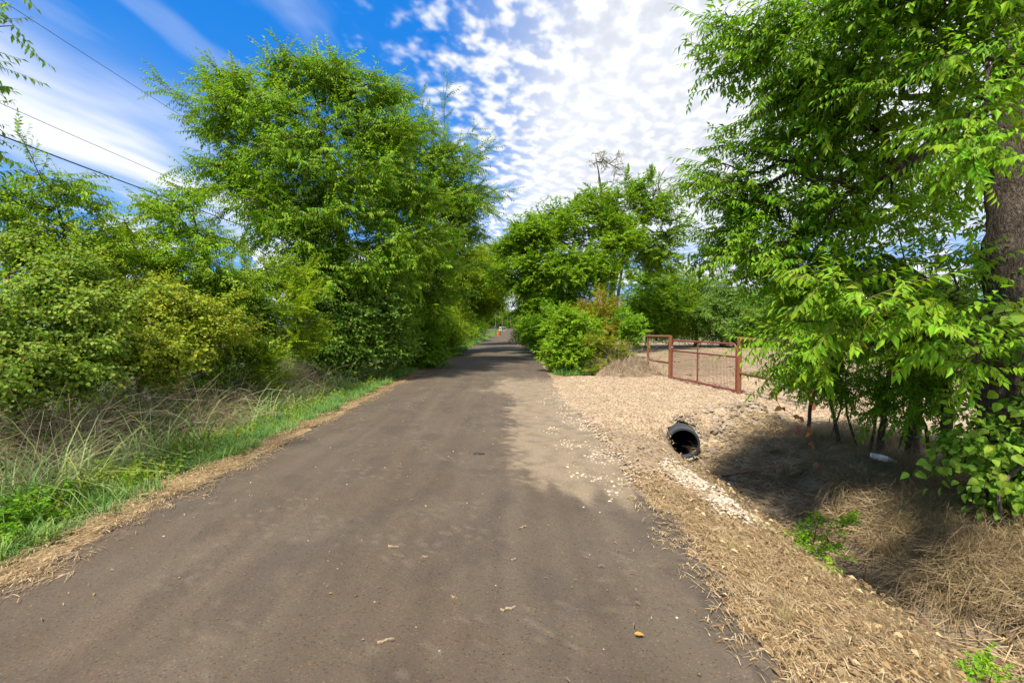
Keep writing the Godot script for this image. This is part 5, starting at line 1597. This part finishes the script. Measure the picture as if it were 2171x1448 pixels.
	tree("leafy_shrub", "fresh bright green sprout growing in the ditch's near slope", "shrub", "",
		[[sp - Vector3(0, 0.05, 0), 0.008], [sp + Vector3(0, 0.15, 0), 0.006], [sp + Vector3(0.03, 0.34, 0), 0.003]],
		[[sp + Vector3(-0.1, 0.25, 0.0), Vector3(0.14, 0.14, 0.14), 11], [sp + Vector3(0.08, 0.40, 0), Vector3(0.10, 0.10, 0.12), 7], [sp + Vector3(0.18, 0.22, 0.03), Vector3(0.12, 0.12, 0.12), 8], [sp + Vector3(-0.05, 0.05, 0.1), Vector3(0.12, 0.12, 0.14), 9], [sp + Vector3(0.3, 0.36, 0), Vector3(0.08, 0.05, 0.08), 4]],
		{"kind": "oak", "per": 2, "size": 0.42, "rtip": 0.0016, "spread": 0.04, "from": 1, "gap": -0.9, "shoots": 5, "reach": 0.2, "tint": Color(1.15, 1.25, 1.0)})
	var w1 := ground_at(2.85, 2.75)
	tree("leafy_shrub", "small green weed in the straw at the lower right", "weed", "",
		[[w1 - Vector3(0, 0.03, 0), 0.005], [w1 + Vector3(0, 0.08, 0), 0.004], [w1 + Vector3(0.02, 0.16, 0), 0.002]],
		[[w1 + Vector3(0, 0.1, 0), Vector3(0.14, 0.1, 0.14), 12]],
		{"kind": "oak", "per": 2, "size": 0.4, "rtip": 0.0012, "spread": 0.03, "from": 1, "gap": -0.9, "tint": Color(1.0, 1.2, 1.0)})
	# fallen dead stick curving against the trunk
	var st := put("dead_branch", line_tube([Vector3(0, 0, 0), Vector3(-0.10, 0.18, 0.02), Vector3(-0.12, 0.38, 0.0), Vector3(0.0, 0.55, -0.03), Vector3(0.22, 0.66, -0.1), Vector3(0.5, 0.7, -0.2)], 0.016, 8, Color(0.30, 0.26, 0.22)), M.bark)
	st.position = ground_at(4.45, 4.15) - Vector3(0, 0.02, 0)
	tag(st, "grey bent dead branch leaning before the big trunk", "branch")
	stage("near right")

# ------------------------------------------------------------------ all
func _ready() -> void:
	T0 = Time.get_ticks_msec()
	cam = Camera3D.new()
	cam.name = "camera"
	cam.position = Vector3(0, CAM_H, 0)
	cam.rotation = Vector3(PITCH, 0, 0)
	cam.fov = rad_to_deg(2.0 * atan(724.0 / F))
	cam.near = 0.05
	cam.far = 2000.0
	add_child(cam)
	cam.current = true

	var sun := DirectionalLight3D.new()
	sun.name = "sun"
	sun.light_color = Color(1.0, 0.955, 0.88)
	sun.light_energy = 1.05
	sun.light_angular_distance = 4.0
	sun.shadow_enabled = true
	add_child(sun)
	sun.look_at_from_position(Vector3.ZERO, -Vector3(-0.25, 0.90, 0.37))

	var env := Environment.new()
	env.background_mode = Environment.BG_SKY
	env.tonemap_mode = Environment.TONE_MAPPER_LINEAR
	env.tonemap_exposure = 2.85
	env.sdfgi_enabled = true
	env.ssao_enabled = true
	env.ssil_enabled = true
	nz.frequency = 1.0
	nz.noise_type = FastNoiseLite.TYPE_SIMPLEX
	nz.fractal_octaves = 3
	n3.frequency = 1.0
	n3.noise_type = FastNoiseLite.TYPE_SIMPLEX
	n3.fractal_octaves = 2
	env.sky = make_sky()
	var we := WorldEnvironment.new()
	we.name = "environment"
	we.environment = env
	add_child(we)
	stage("sky")

	R.seed = 11
	materials()
	M.ground_clod = tri(mat(0.96), ntex(0.06, 4, [[0.0, Color(0.6, 0.58, 0.56)], [1.0, Color(1, 1, 1)]], 256, FastNoiseLite.TYPE_SIMPLEX, 30), 0.5, ntex(0.08, 3, [], 256, FastNoiseLite.TYPE_SIMPLEX, 31), 1.0)
	M.leaf_dry = mat(0.7)
	M.leaf_dry.backlight_enabled = true
	M.leaf_dry.backlight = srgb(0.3, 0.25, 0.15)
	make_sprays()
	stage("sprays")
	build_ground()
	plant_near_right()
	plant_left()
	plant_right()
	plant_far()
	build_gate()
	build_culvert()
	utilities()
	small_things()
	ground_cover()
	stage("done")
